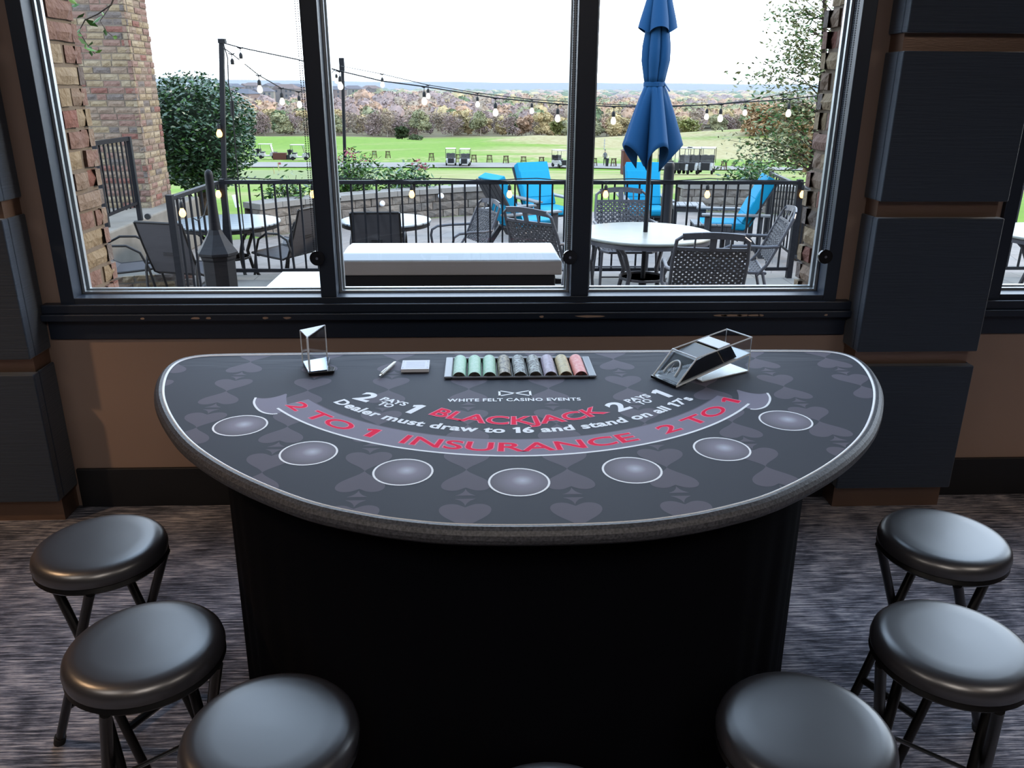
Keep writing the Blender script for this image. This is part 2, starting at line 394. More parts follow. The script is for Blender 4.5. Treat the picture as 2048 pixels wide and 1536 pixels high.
# ================================================================ THE BLACKJACK TABLE
TZ = .84; TCX = .122
prof = [(0, 1.400), (.10, 1.402), (.19, 1.410), (.26, 1.425), (.33, 1.445), (.45, 1.495), (.54, 1.555), (.64, 1.635), (.73, 1.722), (.815, 1.822), (.885, 1.93), (.945, 2.04), (.995, 2.15), (1.032, 2.27), (1.048, 2.36), (1.046, 2.42), (1.028, 2.455), (.995, 2.476), (.94, 2.485), (.6, 2.490), (.3, 2.491), (0, 2.491)]
def smooth_closed(pts, it=2):
    for _ in range(it):
        q = []
        for i in range(len(pts)):
            a, b_ = Vector(pts[i]), Vector(pts[(i+1) % len(pts)])
            q += [tuple(a*.75+b_*.25), tuple(a*.25+b_*.75)]
        pts = q
    return pts
OUT = smooth_closed([(TCX+x, y) for x, y in prof] + [(TCX-x, y) for x, y in reversed(prof[1:-1])], 2)   # counter-clockwise
def offs(pts, d):
    n_ = len(pts); r_ = []
    for i in range(n_):
        a, c = Vector(pts[i-1]), Vector(pts[(i+1) % n_]); t_ = (c-a).normalized(); r_.append((pts[i][0]+t_.y*d, pts[i][1]-t_.x*d))
    return r_
def ring(g, A, za, B, zb, mi=None):
    n_ = len(A); g.add([(x, y, za) for x, y in A]+[(x, y, zb) for x, y in B], [(i, (i+1) % n_, n_+(i+1) % n_, n_+i) for i in range(n_)], mi)
table = empty('blackjack_table', (0, 0, 0), 0, 'large half-round blackjack table with black printed cloth, padded rim and floor-length black skirt', 'table')
g = MB()
secs = [(.0, -.001), (.004, .003), (.011, .003), (.019, -.002), (.025, -.010), (.026, -.020), (.022, -.030), (.010, -.040), (-.03, -.052)]
for (o0, z0), (o1, z1) in zip(secs, secs[1:]):
    ring(g, offs(OUT, o0), TZ+z0, offs(OUT, o1), TZ+z1)
rim = g.build('padded_rim', M['rim'], table, smooth=True); rim['label'] = 'charcoal padded vinyl edge'
g = MB(); ring(g, offs(OUT, -.0035), TZ+.0006, offs(OUT, .0015), TZ+.0035); ring(g, offs(OUT, .0015), TZ+.0035, offs(OUT, .004), TZ+.001)
g.build('piping', M['piping'], table, smooth=True)
g = MB(); g.flat(list(reversed(offs(OUT, -.03))), TZ-.052); g.build('underside_board', M['wall_dark'], table)
# skirt: D-shaped, slightly waved cloth
SK = []
for i in range(161):
    a = PI*i/160; x = .80*math.cos(PI-a) if 0 else -.80*math.cos(a)
    s_ = math.sin(a)**.62
    SK.append((TCX-.02+x, 2.38-.885*s_))
SK.append((TCX+.78, 2.40)); SK.append((TCX-.82, 2.40))
g = MB(); n_ = len(SK)
for k, z in enumerate((.0, .2, .45, .7, TZ-.05)):
    fl = (1-z/.8)
    for i, (x, y) in enumerate(SK):
        t_ = Vector((x-TCX, y-2.2)); t_ = t_.normalized() if t_.length > 0 else t_
        wv = (.006*math.sin(i*.45)+.004*math.sin(i*1.1+1))*fl
        g.v.append((x+t_.x*wv, y+t_.y*wv, z+.001))
    if k:
        for i in range(n_): j = (i+1) % n_; g.f.append(((k-1)*n_+i, (k-1)*n_+j, k*n_+j, k*n_+i)); g.mi.append(0)
g.build('skirt', M['skirt'], table, smooth=True)

# --- printed cloth
felt = mat('charcoal_blue_layout_cloth', '2d303b', .75, spec=.38)
n, l = felt.node_tree.nodes, felt.node_tree.links; b = n['Principled BSDF']
t = n.new('ShaderNodeTexCoord'); mp = n.new('ShaderNodeMapping'); mp.inputs['Rotation'].default_value = (0, 0, R(-28)); mp.inputs['Scale'].default_value = (1.2, 8, 1)
l.new(t.outputs['Object'], mp.inputs[0])
nz = n.new('ShaderNodeTexNoise'); nz.inputs['Scale'].default_value = 2.2; nz.inputs['Detail'].default_value = 2; nz.inputs['Distortion'].default_value = .6; l.new(mp.outputs[0], nz.inputs['Vector'])
se = n.new('ShaderNodeSeparateXYZ'); l.new(t.outputs['Object'], se.inputs[0])
mr = n.new('ShaderNodeMapRange'); mr.inputs['From Min'].default_value = 2.30; mr.inputs['From Max'].default_value = 2.42; l.new(se.outputs['Y'], mr.inputs[0])
bp = n.new('ShaderNodeBump'); bp.inputs['Distance'].default_value = .012; l.new(nz.outputs['Fac'], bp.inputs['Height'])
ms = n.new('ShaderNodeMath'); ms.operation = 'MULTIPLY'; ms.inputs[1].default_value = .5; l.new(mr.outputs[0], ms.inputs[0]); l.new(ms.outputs[0], bp.inputs['Strength'])
l.new(bp.outputs[0], b.inputs['Normal'])
def clip(sub, win):
    out = sub
    for i in range(len(win)):
        a, b_ = win[i], win[(i+1) % len(win)]; inp, out = out, []
        ins = lambda p: (b_[0]-a[0])*(p[1]-a[1])-(b_[1]-a[1])*(p[0]-a[0]) > 0
        for j in range(len(inp)):
            p, q = inp[j-1], inp[j]; ip, iq = ins(p), ins(q)
            if ip != iq:
                d1 = (b_[0]-a[0])*(p[1]-a[1])-(b_[1]-a[1])*(p[0]-a[0]); d2 = (b_[0]-a[0])*(q[1]-a[1])-(b_[1]-a[1])*(q[0]-a[0]); t_ = d1/(d1-d2)
                out.append((p[0]+(q[0]-p[0])*t_, p[1]+(q[1]-p[1])*t_))
            if iq: out.append(q)
        if not out: return []
    return out
HX0, HX1, HY0, HY1 = -.100, .332, 2.246, 2.424      # the opening cut for the chip tray
FR = [[(-2, 0), (HX0, 0), (HX0, 4), (-2, 4)], [(HX1, 0), (3, 0), (3, 4), (HX1, 4)], [(HX0, 0), (HX1, 0), (HX1, HY0), (HX0, HY0)], [(HX0, HY1), (HX1, HY1), (HX1, 4), (HX0, 4)]]
def lay(g, P_, z, mi):
    for w_ in FR:
        q = clip(P_, w_)
        if len(q) > 2: g.flat(q, z, mi)
g = MB(); lay(g, OUT, TZ, 0)
def bez(p0, p1, p2, p3, n_=8):
    return [tuple((1-t_)**3*a+3*(1-t_)**2*t_*b_+3*(1-t_)*t_*t_*c+t_**3*d for a, b_, c, d in zip(p0, p1, p2, p3)) for t_ in [i/n_ for i in range(n_)]]
# a spade of height 1 with its tip at (0, 0), body below; the stem is its own little piece
half = bez((0, 0), (.10, -.22), (.47, -.36), (.47, -.62), 10)+bez((.47, -.62), (.47, -.84), (.16, -.88), (.05, -.72), 10)
body = half+[(0, -.70)]+[(-x, y) for x, y in reversed(half[1:])]
stem = [(0, -.74)]+bez((.0, -.76), (.03, -.88), (.09, -.95), (.19, -.99), 5)+[(.19, -1.0), (-.19, -1.0), (-.19, -.99)]+[(-x, y) for x, y in reversed(bez((.0, -.76), (.03, -.88), (.09, -.95), (.19, -.99), 5)[1:])]
WIN = offs(OUT, -.005)[::2]
S = .122
for k in range(-5, 6):
    cx = -.033+.2235*k+.0
    for r_ in range(-1, 5):
        ty_ = 1.648+.2575*r_
        for up in (1, -1):
            for shp in (body, stem):
                P_ = [(cx+x*S*.92, ty_+up*(y*S)) for x, y in shp]
                if up < 0: P_.reverse()
                P_ = [(x, y) for x, y in P_]
                P_.reverse()
                ar = sum(P_[i-1][0]*P_[i][1]-P_[i][0]*P_[i-1][1] for i in range(len(P_)))
                if ar < 0: P_.reverse()
                P_ = clip(P_, WIN)
                if len(P_) > 2: lay(g, P_, TZ+.0002, 1)
# ribbon
AX, AY = .093, 2.50
def arcpt(R_, a): return (AX+R_*math.sin(a), AY-R_*math.cos(a))
aR = R(54)
def arcband(R0, R1, a0, a1, z, mi, n_=48):
    for i in range(n_):
        u0, u1 = a0+(a1-a0)*i/n_, a0+(a1-a0)*(i+1)/n_
        g.add([(*arcpt(R0, u0), z), (*arcpt(R1, u0), z), (*arcpt(R1, u1), z), (*arcpt(R0, u1), z)], [(0, 1, 2, 3)], mi)
arcband(.690, .779, -aR, aR, TZ+.0004, 2); arcband(.779, .786, -aR*.985, aR*.985, TZ+.0004, 3); arcband(.686, .690, -aR, aR, TZ+.0004, 1)
for s_ in (-1, 1):
    tail = bez((.505, 2.10), (.55, 2.115), (.59, 2.155), (.60, 2.165), 5)[0:0]
    P0 = [(-.520, 2.078), (-.528, 2.110), (-.532, 2.144)] + [(-.548, 2.122), (-.570, 2.106), (-.592, 2.103), (-.610, 2.111)] + [(-.607, 2.075), (-.590, 2.035), (-.568, 2.003), (-.540, 1.988), (-.525, 1.992), (-.515, 2.004), (-.505, 2.03)]
    P0 = [(AX+(x-AX)*(-s_), y) if s_ > 0 else (x, y) for x, y in P0]
    P0 = [(2*AX-x, y) for x, y in [(-.520, 2.078)]][:0] + P0
    ar = sum(P0[i-1][0]*P0[i][1]-P0[i][0]*P0[i-1][1] for i in range(len(P0)))
    if ar < 0: P0.reverse()
    g.flat(smooth_closed(P0, 2), TZ+.00035, 2)
    E_ = [(-.610, 2.111), (-.607, 2.075), (-.590, 2.035), (-.568, 2.003), (-.540, 1.988), (-.525, 1.992)]
    if s_ > 0: E_ = [(2*AX-x, y) for x, y in E_]
    for _ in range(2):
        q = [E_[0]]
        for (x0, y0), (x1, y1) in zip(E_, E_[1:]): q += [(x0*.75+x1*.25, y0*.75+y1*.25), (x0*.25+x1*.75, y0*.25+y1*.75)]
        E_ = q+[E_[-1]]
    for (x0, y0), (x1, y1) in zip(E_, E_[1:]):
        d_ = Vector((x1-x0, y1-y0)).normalized(); nx, ny = -d_.y*.003, d_.x*.003
        q = [(x0-nx, y0-ny, TZ+.0005), (x1-nx, y1-ny, TZ+.0005), (x1+nx, y1+ny, TZ+.0005), (x0+nx, y0+ny, TZ+.0005)]
        g.add(q, [(0, 1, 2, 3)], 3)
# betting circles
for x, y in [(-.599, 1.916), (-.398, 1.747), (-.172, 1.642), (.081, 1.586), (.334, 1.637), (.565, 1.743), (.777, 1.912)]:
    n_ = 40
    c_ = [(math.cos(2*PI*i/n_), math.sin(2*PI*i/n_)) for i in range(n_)]
    g.flat([(x+.0630*a, y+.0630*q) for a, q in c_], TZ+.0004, 4)
    ring(g, [(x+.067*a, y+.067*q) for a, q in c_], TZ+.0005, [(x+.0622*a, y+.0622*q) for a, q in c_], TZ+.0005, 3)
rib = mat('lilac_grey_ribbon_print', '7c7688', .75)
# printed discs: a pale centre fading to a dark edge is part of the artwork
disc = mat('printed_disc', '6a6572', .75)
def text_mesh(s, bold=0., res=4, spacing=1.):
    cu = bpy.data.curves.new('t', 'FONT'); cu.body = s; cu.size = 1; cu.offset = bold; cu.resolution_u = res; cu.space_character = spacing
    ob = bpy.data.objects.new('t', cu); COL.objects.link(ob)
    bpy.context.view_layer.update()
    dg = bpy.context.evaluated_depsgraph_get()
    me = bpy.data.meshes.new_from_object(ob.evaluated_get(dg))
    vs = [(v.co.x, v.co.y) for v in me.vertices]; fs = [tuple(p.vertices) for p in me.polygons]
    bpy.data.objects.remove(ob); bpy.data.curves.remove(cu); bpy.data.meshes.remove(me)
    return vs, fs
_tc = {}
def glyph_text(s, bold, spacing):
    """the line set glyph by glyph; the figure one gets its own flagged shape"""
    def wid(t_):
        if t_ not in _tc:
            v, _ = text_mesh(t_); _tc[t_] = max(q[0] for q in v)-min(q[0] for q in v)
        return _tc[t_]
    vs, fs, x = [], [], 0.
    for c in s:
        if c == '1':
            b_ = bold; P_ = [(.17-b_, -b_), (.30+b_, -b_), (.30+b_, .70+b_), (.19, .70+b_), (.02-b_, .585), (.055, .475-b_), (.17-b_, .545-b_)]
            n0 = len(vs); vs += [(x+p, q) for p, q in P_]; fs += [(n0, n0+1, n0+2, n0+3, n0+6), (n0+3, n0+4, n0+5, n0+6)]; adv = .40
        else:
            adv = wid('H'+c+'H')-wid('HH')
            if c != ' ':
                v, f = text_mesh(c, bold); n0 = len(vs); vs += [(x+p, q) for p, q in v]; fs += [tuple(n0+i for i in t_) for t_ in f]
        x += adv*spacing
    return vs, fs
def put_text(g, s, fn, cap, width, z, mi, bold=0., spacing=1., ref=None):
    """cap: capital height, width: overall width; fn maps (x from the middle, y up) to the table"""
    vs, fs = glyph_text(s, bold, spacing)
    rv, _ = glyph_text(s, 0., spacing)
    x0, x1 = min(v[0] for v in rv), max(v[0] for v in rv); k = width/(x1-x0); ky = cap/.70
    out = [fn((x-(x0+x1)/2)*k, y*ky) for x, y in vs]
    fs2 = []
    for f in fs:
        ar = sum(out[f[i-1]][0]*out[f[i]][1]-out[f[i]][0]*out[f[i-1]][1] for i in range(len(f)))
        fs2.append(f if ar > 0 else tuple(reversed(f)))
    g.add([(x, y, z) for x, y in out], fs2, mi)
def arc(cx, cy, R0, mid=0.):
    return lambda x, y: (cx+(R0-y)*math.sin(mid+x/R0), cy-(R0-y)*math.cos(mid+x/R0))
def lined(cx, cy, a):
    return lambda x, y: (cx+x*math.cos(a)-y*math.sin(a), cy+x*math.sin(a)+y*math.cos(a))
T1, T2, T3 = TZ+.0006, TZ+.0007, TZ+.0007
put_text(g, 'Dealer must draw to 16 and stand on all 17\'s', arc(AX, AY, .649), .033, .648*R(97), T1, 3, .036, 1.05)
for mi, bo, z in ((6, .045, T1), (5, .012, T2)):
    put_text(g, 'BLACKJACK', arc(.098, 2.304, .400), .052, .400*R(70), z, mi, bo)
    put_text(g, 'INSURANCE', arc(AX, AY, .757), .048, .757*R(44.5), z, mi, bo*.8)
    put_text(g, '2 TO 1', arc(AX, AY, .757, R(-41)), .046, .757*R(25), z, mi, bo*.8)
    put_text(g, '2 TO 1', arc(AX, AY, .757, R(41)), .046, .757*R(25), z, mi, bo*.8)
put_text(g, 'WHITE FELT CASINO EVENTS', lined(.091, 2.066, 0), .021, .360, T1, 3, .028, 1.08)
for s_ in (-1, 1):
    a = R(34)*s_; cx, cy = (-.245, 2.055) if s_ < 0 else (.437, 2.060)
    u = Vector((math.cos(a), math.sin(a)))
    for txt, du, dv, cap, wd in (('2', -.083, -.022, .060, .044), ('PAYS', .002, .009, .024, .082), ('TO', -.002, -.021, .024, .044), ('1', .078, -.022, .060, .026)):
        put_text(g, txt, lined(cx+u.x*du-u.y*dv, cy+u.y*du+u.x*dv, a), cap, wd, T1, 3, .035)
# the bow-tie emblem
def stroke(pts, wd, z, mi):
    for (x0, y0), (x1, y1) in zip(pts, pts[1:]):
        d_ = Vector((x1-x0, y1-y0)); d_.normalize(); e_ = d_*wd*.5; nx, ny = -d_.y*wd/2, d_.x*wd/2
        g.add([(x0-e_.x-nx, y0-e_.y-ny, z), (x1+e_.x-nx, y1+e_.y-ny, z), (x1+e_.x+nx, y1+e_.y+ny, z), (x0-e_.x+nx, y0-e_.y+ny, z)], [(0, 1, 2, 3)], mi)
bx0, bx1, by0, by1 = .052, .137, 2.106, 2.146
stroke([(bx0, by0), (bx0, by1), (bx1, by0), (bx1, by1), (bx0, by0)], .0062, T1, 3)
cl = g.build('printed_cloth', [felt, M['spade'], rib, M['white_print'], disc, M['red_print'], M['red_edge']], table)
cl['label'] = 'charcoal printed layout cloth with spades, seven betting circles and white and red lettering'
# the disc artwork: radial fade, one per circle, by distance to the nearest circle centre
n, l = disc.node_tree.nodes, disc.node_tree.links
t = n.new('ShaderNodeTexCoord'); prev = None
for x, y in [(-.599, 1.916), (-.398, 1.747), (-.172, 1.642), (.081, 1.586), (.334, 1.637), (.565, 1.743), (.777, 1.912)]:
    vd = n.new('ShaderNodeVectorMath'); vd.operation = 'DISTANCE'; vd.inputs[1].default_value = (x+.008, y+.006, TZ+.0004); l.new(t.outputs['Object'], vd.inputs[0])
    if prev is None: prev = vd.outputs['Value']
    else:
        mn = n.new('ShaderNodeMath'); mn.operation = 'MINIMUM'; l.new(prev, mn.inputs[0]); l.new(vd.outputs['Value'], mn.inputs[1]); prev = mn.outputs[0]
mr = n.new('ShaderNodeMapRange'); mr.inputs['From Max'].default_value = .072; l.new(prev, mr.inputs[0])
rp = n.new('ShaderNodeValToRGB'); e = rp.color_ramp.elements; e[0].color = (*lin('b9bccb'), 1); e[1].color = (*lin('57525c'), 1); e2 = e.new(.35); e2.color = (*lin('827d8b'), 1)
l.new(mr.outputs[0], rp.inputs[0]); l.new(rp.outputs[0], n['Principled BSDF'].inputs['Base Color'])

# --- chip tray and its chips
tray = empty('chip_tray', (.116, 2.335, TZ+.002), 0, 'grey chip tray with nine troughs set near the back edge of the table', 'chip tray')
g = MB(); tx, ty = .2215, .092
g.box(-tx, -tx+.022, -ty, ty, 0, .007); g.box(tx-.022, tx, -ty, ty, 0, .007); g.box(-tx+.022, tx-.022, -ty, -ty+.006, 0, .007); g.box(-tx+.022, tx-.022, ty-.012, ty, 0, .007)
g.build('tray_rim', M['tray'], tray, bevel=.003)
g = MB(); dz = -.022; a_, b_, c_, d_ = -tx+.022, tx-.022, -ty+.0065, ty-.0125
g.box(a_, b_, c_, d_, dz, dz+.0012)
g.box(a_, a_+.0012, c_, d_, dz, .004); g.box(b_-.0012, b_, c_, d_, dz, .004); g.box(a_, b_, c_-.0004, c_+.0006, dz, .004); g.box(a_, b_, d_-.001, d_, dz, .004)
for i in range(10): g.box(-.2005+.0445*i-.0008, -.2005+.0445*i+.0008, -ty+.008, ty-.014, dz+.0012, -.004)
g.build('trough_bed', M['tray_in'], tray)
rows = [('mint green', 'a6d8c0', 'cdeadc', 'leftmost'), ('mint green', 'a2d6bc', 'cae8da', 'second from left'), ('mint green', '9ed4ba', 'c8e6d8', 'third from left'),
        ('black and cream speckled', 'bcb6a4', '2c2f36', 'fourth from left'), ('black and pale blue speckled', 'bccacd', '2c3038', 'middle'), ('black and silver speckled', 'bac4c2', '2b2e32', 'fourth from right'),
        ('lilac', 'c8bed2', '9c92a6', 'third from right'), ('cream yellow', 'dccfa4', 'b4aa86', 'second from right'), ('coral red', 'ee8e8e', 'fac2be', 'rightmost')]
NCH = 33; PITCH_C = .0049
ch_bed = TZ+.002-.0208
for i, (cn, c1, c2, where) in enumerate(rows):
    me_ = mat('chip_edge_'+cn.replace(' ', '_')+str(i), c1, .5, vary=(140, c2, .06 if i in (3, 4, 5) else .12))
    fc_ = mat('chip_face_'+cn.replace(' ', '_')+str(i), ['4a4a42', '43423c', '44443e', '3c3832', '383632', '3a3632', '4a3a36', '5e4a34', '6a2e30'][i], .5, vary=(90, '1c1a18', .1))
    g = MB(); n_ = 24
    prof_ = [(0, 0), (.0188, 0), (.0195, .0006), (.0195, PITCH_C-.0009), (.0188, PITCH_C-.0003), (0, PITCH_C-.0003)]
    g.lathe([(r_, z_) for r_, z_ in prof_[1:-1]], n_)
    g.v = [(x, z, y) for x, y, z in g.v]                    # axis along the trough
    g.f = [tuple(reversed(f)) for f in g.f]
    g.mi = [0]*(len(g.f)-2)+[1, 1]
    first = g.build('poker_chip', [me_, fc_], smooth=True)
    cx = .116-.178+.0445*i
    lb = f'{cn} poker chip in the {where} row of the tray'; gp = f'{cn} chips in the {where} tray row'
    for k in range(NCH):
        o = first if k == 0 else first.copy()
        if k: COL.objects.link(o)
        o.location = (cx+random.uniform(-.0003, .0003), 2.2515+PITCH_C*k, ch_bed+.0196); o.rotation_euler = (0, random.uniform(0, 6.28), 0)
        tag(o, lb, 'poker chip', gp)

# --- card shoe
U = Vector((.8750, .4841, 0)); V_ = Vector((-.4841, .8750, 0))      # along the shoe, across it
so_ = Vector((.549, 2.150, TZ+.0025))
Ms = Matrix(((U.x, V_.x, 0, so_.x), (U.y, V_.y, 0, so_.y), (0, 0, 1, so_.z), (0, 0, 0, 1)))
shoe = empty('card_shoe', so_, math.atan2(U.y, U.x), 'clear acrylic dealing shoe with sloping front standing on the right of the table', 'card shoe')
LW, LL = .104, .285
side = [(0, .004), (.072, .076), (LL, .105), (LL, .056), (.0, .0)]
g = MB()
def sidewall(g, v0, v1, poly, mi=None):
    n_ = len(poly); vs = [(u, v0, z) for u, z in poly]+[(u, v1, z) for u, z in poly]
    g.add(vs, [tuple(range(n_)), tuple(reversed(range(n_, 2*n_)))]+[(i, n_+i, n_+(i+1) % n_, (i+1) % n_) for i in range(n_)], mi)
for v0 in (0, LW-.003): sidewall(g, v0, v0+.003, [(0.004, .004), (.072, .074), (LL, .103), (LL, .056), (.02, .004)])
g.add([(.006, .003, .008), (.072, .003, .074), (.072, LW-.003, .074), (.006, LW-.003, .008)], [(0, 1, 2, 3)])
g.add([(LL, .003, .056), (LL, .003, .103), (LL, LW-.003, .103), (LL, LW-.003, .056)], [(0, 1, 2, 3)])
g.build('clear_shell', M['acrylic'], shoe)
g = MB(); e_ = .0026
for v in (.0015, LW-.0015):
    g.tube([(.0, v, .003), (.072, v, .076), (LL, v, .105), (LL, v, .056), (.0, v, .003)], e_*.95, 6)
g.tube([(.072, 0, .076), (.072, LW, .076)], e_*.9, 6); g.tube([(LL, 0, .105), (LL, LW, .105)], e_*.9, 6); g.tube([(LL, 0, .056), (LL, LW, .056)], e_*.8, 6); g.tube([(LL, .0015, .0), (LL, .0015, .056)], e_*.8, 6); 
g.build('polished_edges', M['acrylic_edge'], shoe)
g = MB(); g.prism([(0, 0), (LL, 0), (LL, LW), (0, LW)], 0, .004)
for i, v in enumerate(g.v): g.v[i] = (v[0], v[1], v[2]+.0005+v[0]*.185)
g.build('ramp', M['acrylic_edge'], shoe)['label'] = 'bright acrylic ramp'
g = MB(); sidewall(g, .0, .003, [(.10, .0), (LL, .0), (LL, .05), (.10, .015)]); sidewall(g, LW-.003, LW, [(.10, .0), (LL, .0), (LL, .05), (.10, .015)])
g.build('wedge_stand', M['acrylic'], shoe)
g = MB(); g.box(.10, LL, 0, LW, 0, .003); g.build('foot_plate', M['acrylic_edge'], shoe)
g = MB(); g.box(-.004, .002, .0, LW, .0004, .008); g.box(.002, .040, .004, LW-.004, .0004, .008); g.build('black_front_lip', M['black_gloss'], shoe)
g = MB(); hp = [(.014, .026, .02)]
pts = []
for i in range(15):
    a = PI*i/14; v = LW/2-.024*math.cos(a); u = .020+.034*math.sin(a)**.8
    pts.append((u-.0035, v, .0035+u*1.0))
g.tube(pts, .0024, 6); g.build('finger_notch', M['acrylic_edge'], shoe)
# the emblem printed on the sloping card behind the notch
g = MB()
def facept(u, v): return (.012+u, v, .0122+u*1.0)
for a_, b_ in (((.016, .046), (.016, .056)), ((.016, .056), (.026, .046)), ((.026, .046), (.026, .056)), ((.026, .056), (.016, .046)), ((.006, .064), (.034, .064))):
    g.tube([facept(*a_), facept(*b_)], .0005, 4)
g.build('printed_emblem', M['white_print'], shoe)
deck = empty('playing_cards', so_, math.atan2(U.y, U.x), 'thick stack of dark-backed playing cards leaning inside the clear shoe', 'playing cards')
g = MB()
sidewall(g, .006, LW-.006, [(.015, .0105), (.073, .067), (.150, .085), (.183, .0415)])
g.build('card_stack', M['card_dark'], deck)
g = MB(); sidewall(g, .006, LW-.006, [(.151, .0850), (.153, .0853), (.1865, .0420), (.1845, .0415)]); g.build('cut_card', mat('cream_cut_card', 'b5a888', .5), deck)
wt = empty('roller_weight', so_, math.atan2(U.y, U.x), 'dark wedge weight with white top pushing the cards in the shoe', 'card weight')
g = MB(); sidewall(g, .007, LW-.007, [(.190, .0425), (.158, .0865), (.205, .0935), (.236, .0515)]); g.build('wedge_block', M['black_gloss'], wt)
g = MB(); sidewall(g, .008, LW-.008, [(.160, .0878), (.160, .0900), (.205, .0965), (.205, .0942)]); g.build('white_top', M['card_white'], wt)

# --- discard holder: triangular clear prism on a mirrored base
P3 = [(-.532, 2.363), (-.497, 2.288), (-.469, 2.418)]
dh = empty('discard_holder', (-.499, 2.35, TZ+.0025), 0, 'tall clear triangular acrylic holder with top reflection painted white, on a mirrored base, left side of table', 'card holder')
loc3 = [(x+.499, y-2.35) for x, y in P3]
g = MB(); H_ = .113
for i in range(3):
    (x0, y0), (x1, y1) = loc3[i], loc3[(i+1) % 3]; g.add([(x0, y0, .012), (x1, y1, .012), (x1, y1, H_), (x0, y0, H_)], [(0, 1, 2, 3)])
g.build('clear_walls', M['acrylic'], dh)
g = MB()
for (x, y), q in zip(loc3, (.0018, .0032, .0020)): g.tube([(x, y, .012), (x, y, H_)], q, 6)
g.build('polished_edges', M['acrylic_edge'], dh)
g = MB(); g.prism(loc3, H_-.001, H_+.002); g.build('white_top', M['card_white'], dh)  # bright reflection on the clear top, painted as a white face
g = MB(); g.prism([(-.036, .030), (.0, -.068), (.050, -.050), (.036, .072)], .009, .012); g.build('mirror_base', M['mirror'], dh)
g = MB(); g.prism([(-.037, .030), (.0, -.070), (.070, -.052), (.068, -.020), (.045, -.005), (.037, .073)], 0, .009); g.build('black_foot', M['black_gloss'], dh, bevel=.001)
# --- pen
pen = empty('pen', (-.275, 2.322, TZ+.0025), math.atan2(2.394-2.25, -.256+.294), 'white click pen lying on the table left of the notepad', 'pen')
def latx(prof_, n_=14):
    g = MB(); g.lathe(prof_, n_); g.v = [(z, y, x+.0052) for x, y, z in g.v]; return g
latx([(.0, -.055), (.0045, -.052), (.005, -.03), (.0052, .02), (.0046, .055), (.0035, .062), (.0, .074)]).build('barrel', M['pen'], pen, smooth=True)
latx([(.0028, -.068), (.0028, -.055)]).build('clicker', M['chrome'], pen, smooth=True)
g = MB(); g.box(-.052, -.012, -.0015, .0015, .0105, .012); g.build('clip', M['pen'], pen)
# --- notepad
npd = empty('notepad', (-.194, 2.346, TZ+.0025), R(1), 'white notepad with a tear-off sheet lying beside the chip tray', 'notepad')
g = MB(); g.box(-.041, .041, -.042, .042, 0, .009); g.build('pad_block', M['card_white'], npd)
g = MB(); g.box(-.041, .041, -.042, .042, .0092, .0098); g.build('top_sheet', M['paper'], npd)
g = MB()
for q in range(7): g.box(-.028, .028, -.026+.0085*q, -.0254+.0085*q, .0098, .00995)
for sx in (-1, 1):
    for sy in (-1, 1): g.box(sx*.036-.0008, sx*.036+.0008, sy*.028-.006, sy*.028+.006, .0098, .00995)
g.build('faint_printed_lines', mat('pale_violet_print', 'aab0cc', .8), npd)

# ================================================================ STOOLS
def make_stool():
    o = empty('folding_stool', (0, 0, 0), 0, 'x', 'stool', 'round black folding stools around the table')
    g = MB(); r_ = .150
    g.lathe([(r_-.010, .560), (r_, .564), (r_+.002, .575), (r_-.001, .588), (r_-.007, .596), (r_-.016, .601), (r_-.030, .6032), (r_-.06, .604), (0.0, .6045)], 48)
    g.build('seat', M['stool_vinyl'], o, smooth=True)
    g = MB(); g.lathe([(r_-.03, .545), (r_-.004, .546), (r_+.001, .552), (r_-.003, .561), (r_-.02, .5615)], 48); g.build('seat_ring', M['stool_metal'], o, smooth=True)
    for s_, xo in ((1, .105), (-1, .085)):
        for sx in (-1, 1):
            g = MB(); x = sx*xo
            g.tube([(x, -s_*.095, .548), (x, -s_*.085, .53), (x, s_*.155, .03), (x, s_*.165, .008)], .0115, 10); g.build('leg', M['stool_metal'], o, smooth=True)
            g = MB(); g.tube([(x, s_*.158, .026), (x, s_*.168, .0)], .0145, 10); g.build('foot_cap', M['rubber'], o, smooth=True)
        g = MB(); g.tube([(-xo, s_*.10, .145), (xo, s_*.10, .145)], .010, 8); g.build('crossbar', M['stool_metal'], o, smooth=True)
    g = MB(); g.tube([(-.115, .03, .287), (.115, .03, .287)], .005, 8); g.build('pivot_rod', M['chrome'], o)
    return o
st = make_stool()
spots = [(-.922, 1.772, 60, 'black folding stool at the far left end of the table'),
         (-.672, 1.387, 38, 'black folding stool at the left, in front of the far left one'),
         (-.368, 1.145, 20, 'black folding stool cut off at the bottom edge, left of centre'),
         (1.145, 1.743, -62, 'shiny black folding stool at the far right end of the table'),
         (.943, 1.341, -40, 'shiny black folding stool at the right, in front of the far right one'),
         (.560, 1.119, -20, 'black folding stool cut off at the bottom edge, right of centre'),
         (.100, .912, 0, 'black folding stool whose seat edge just shows at bottom centre')]
for i, (x, y, a, lb) in enumerate(spots):
    if i == 0: st.location = (x, y, 0); st.rotation_euler = (0, 0, R(a)); st['label'] = lb
    else: clone(st, (x, y, 0), R(a), lb)
LK = .27
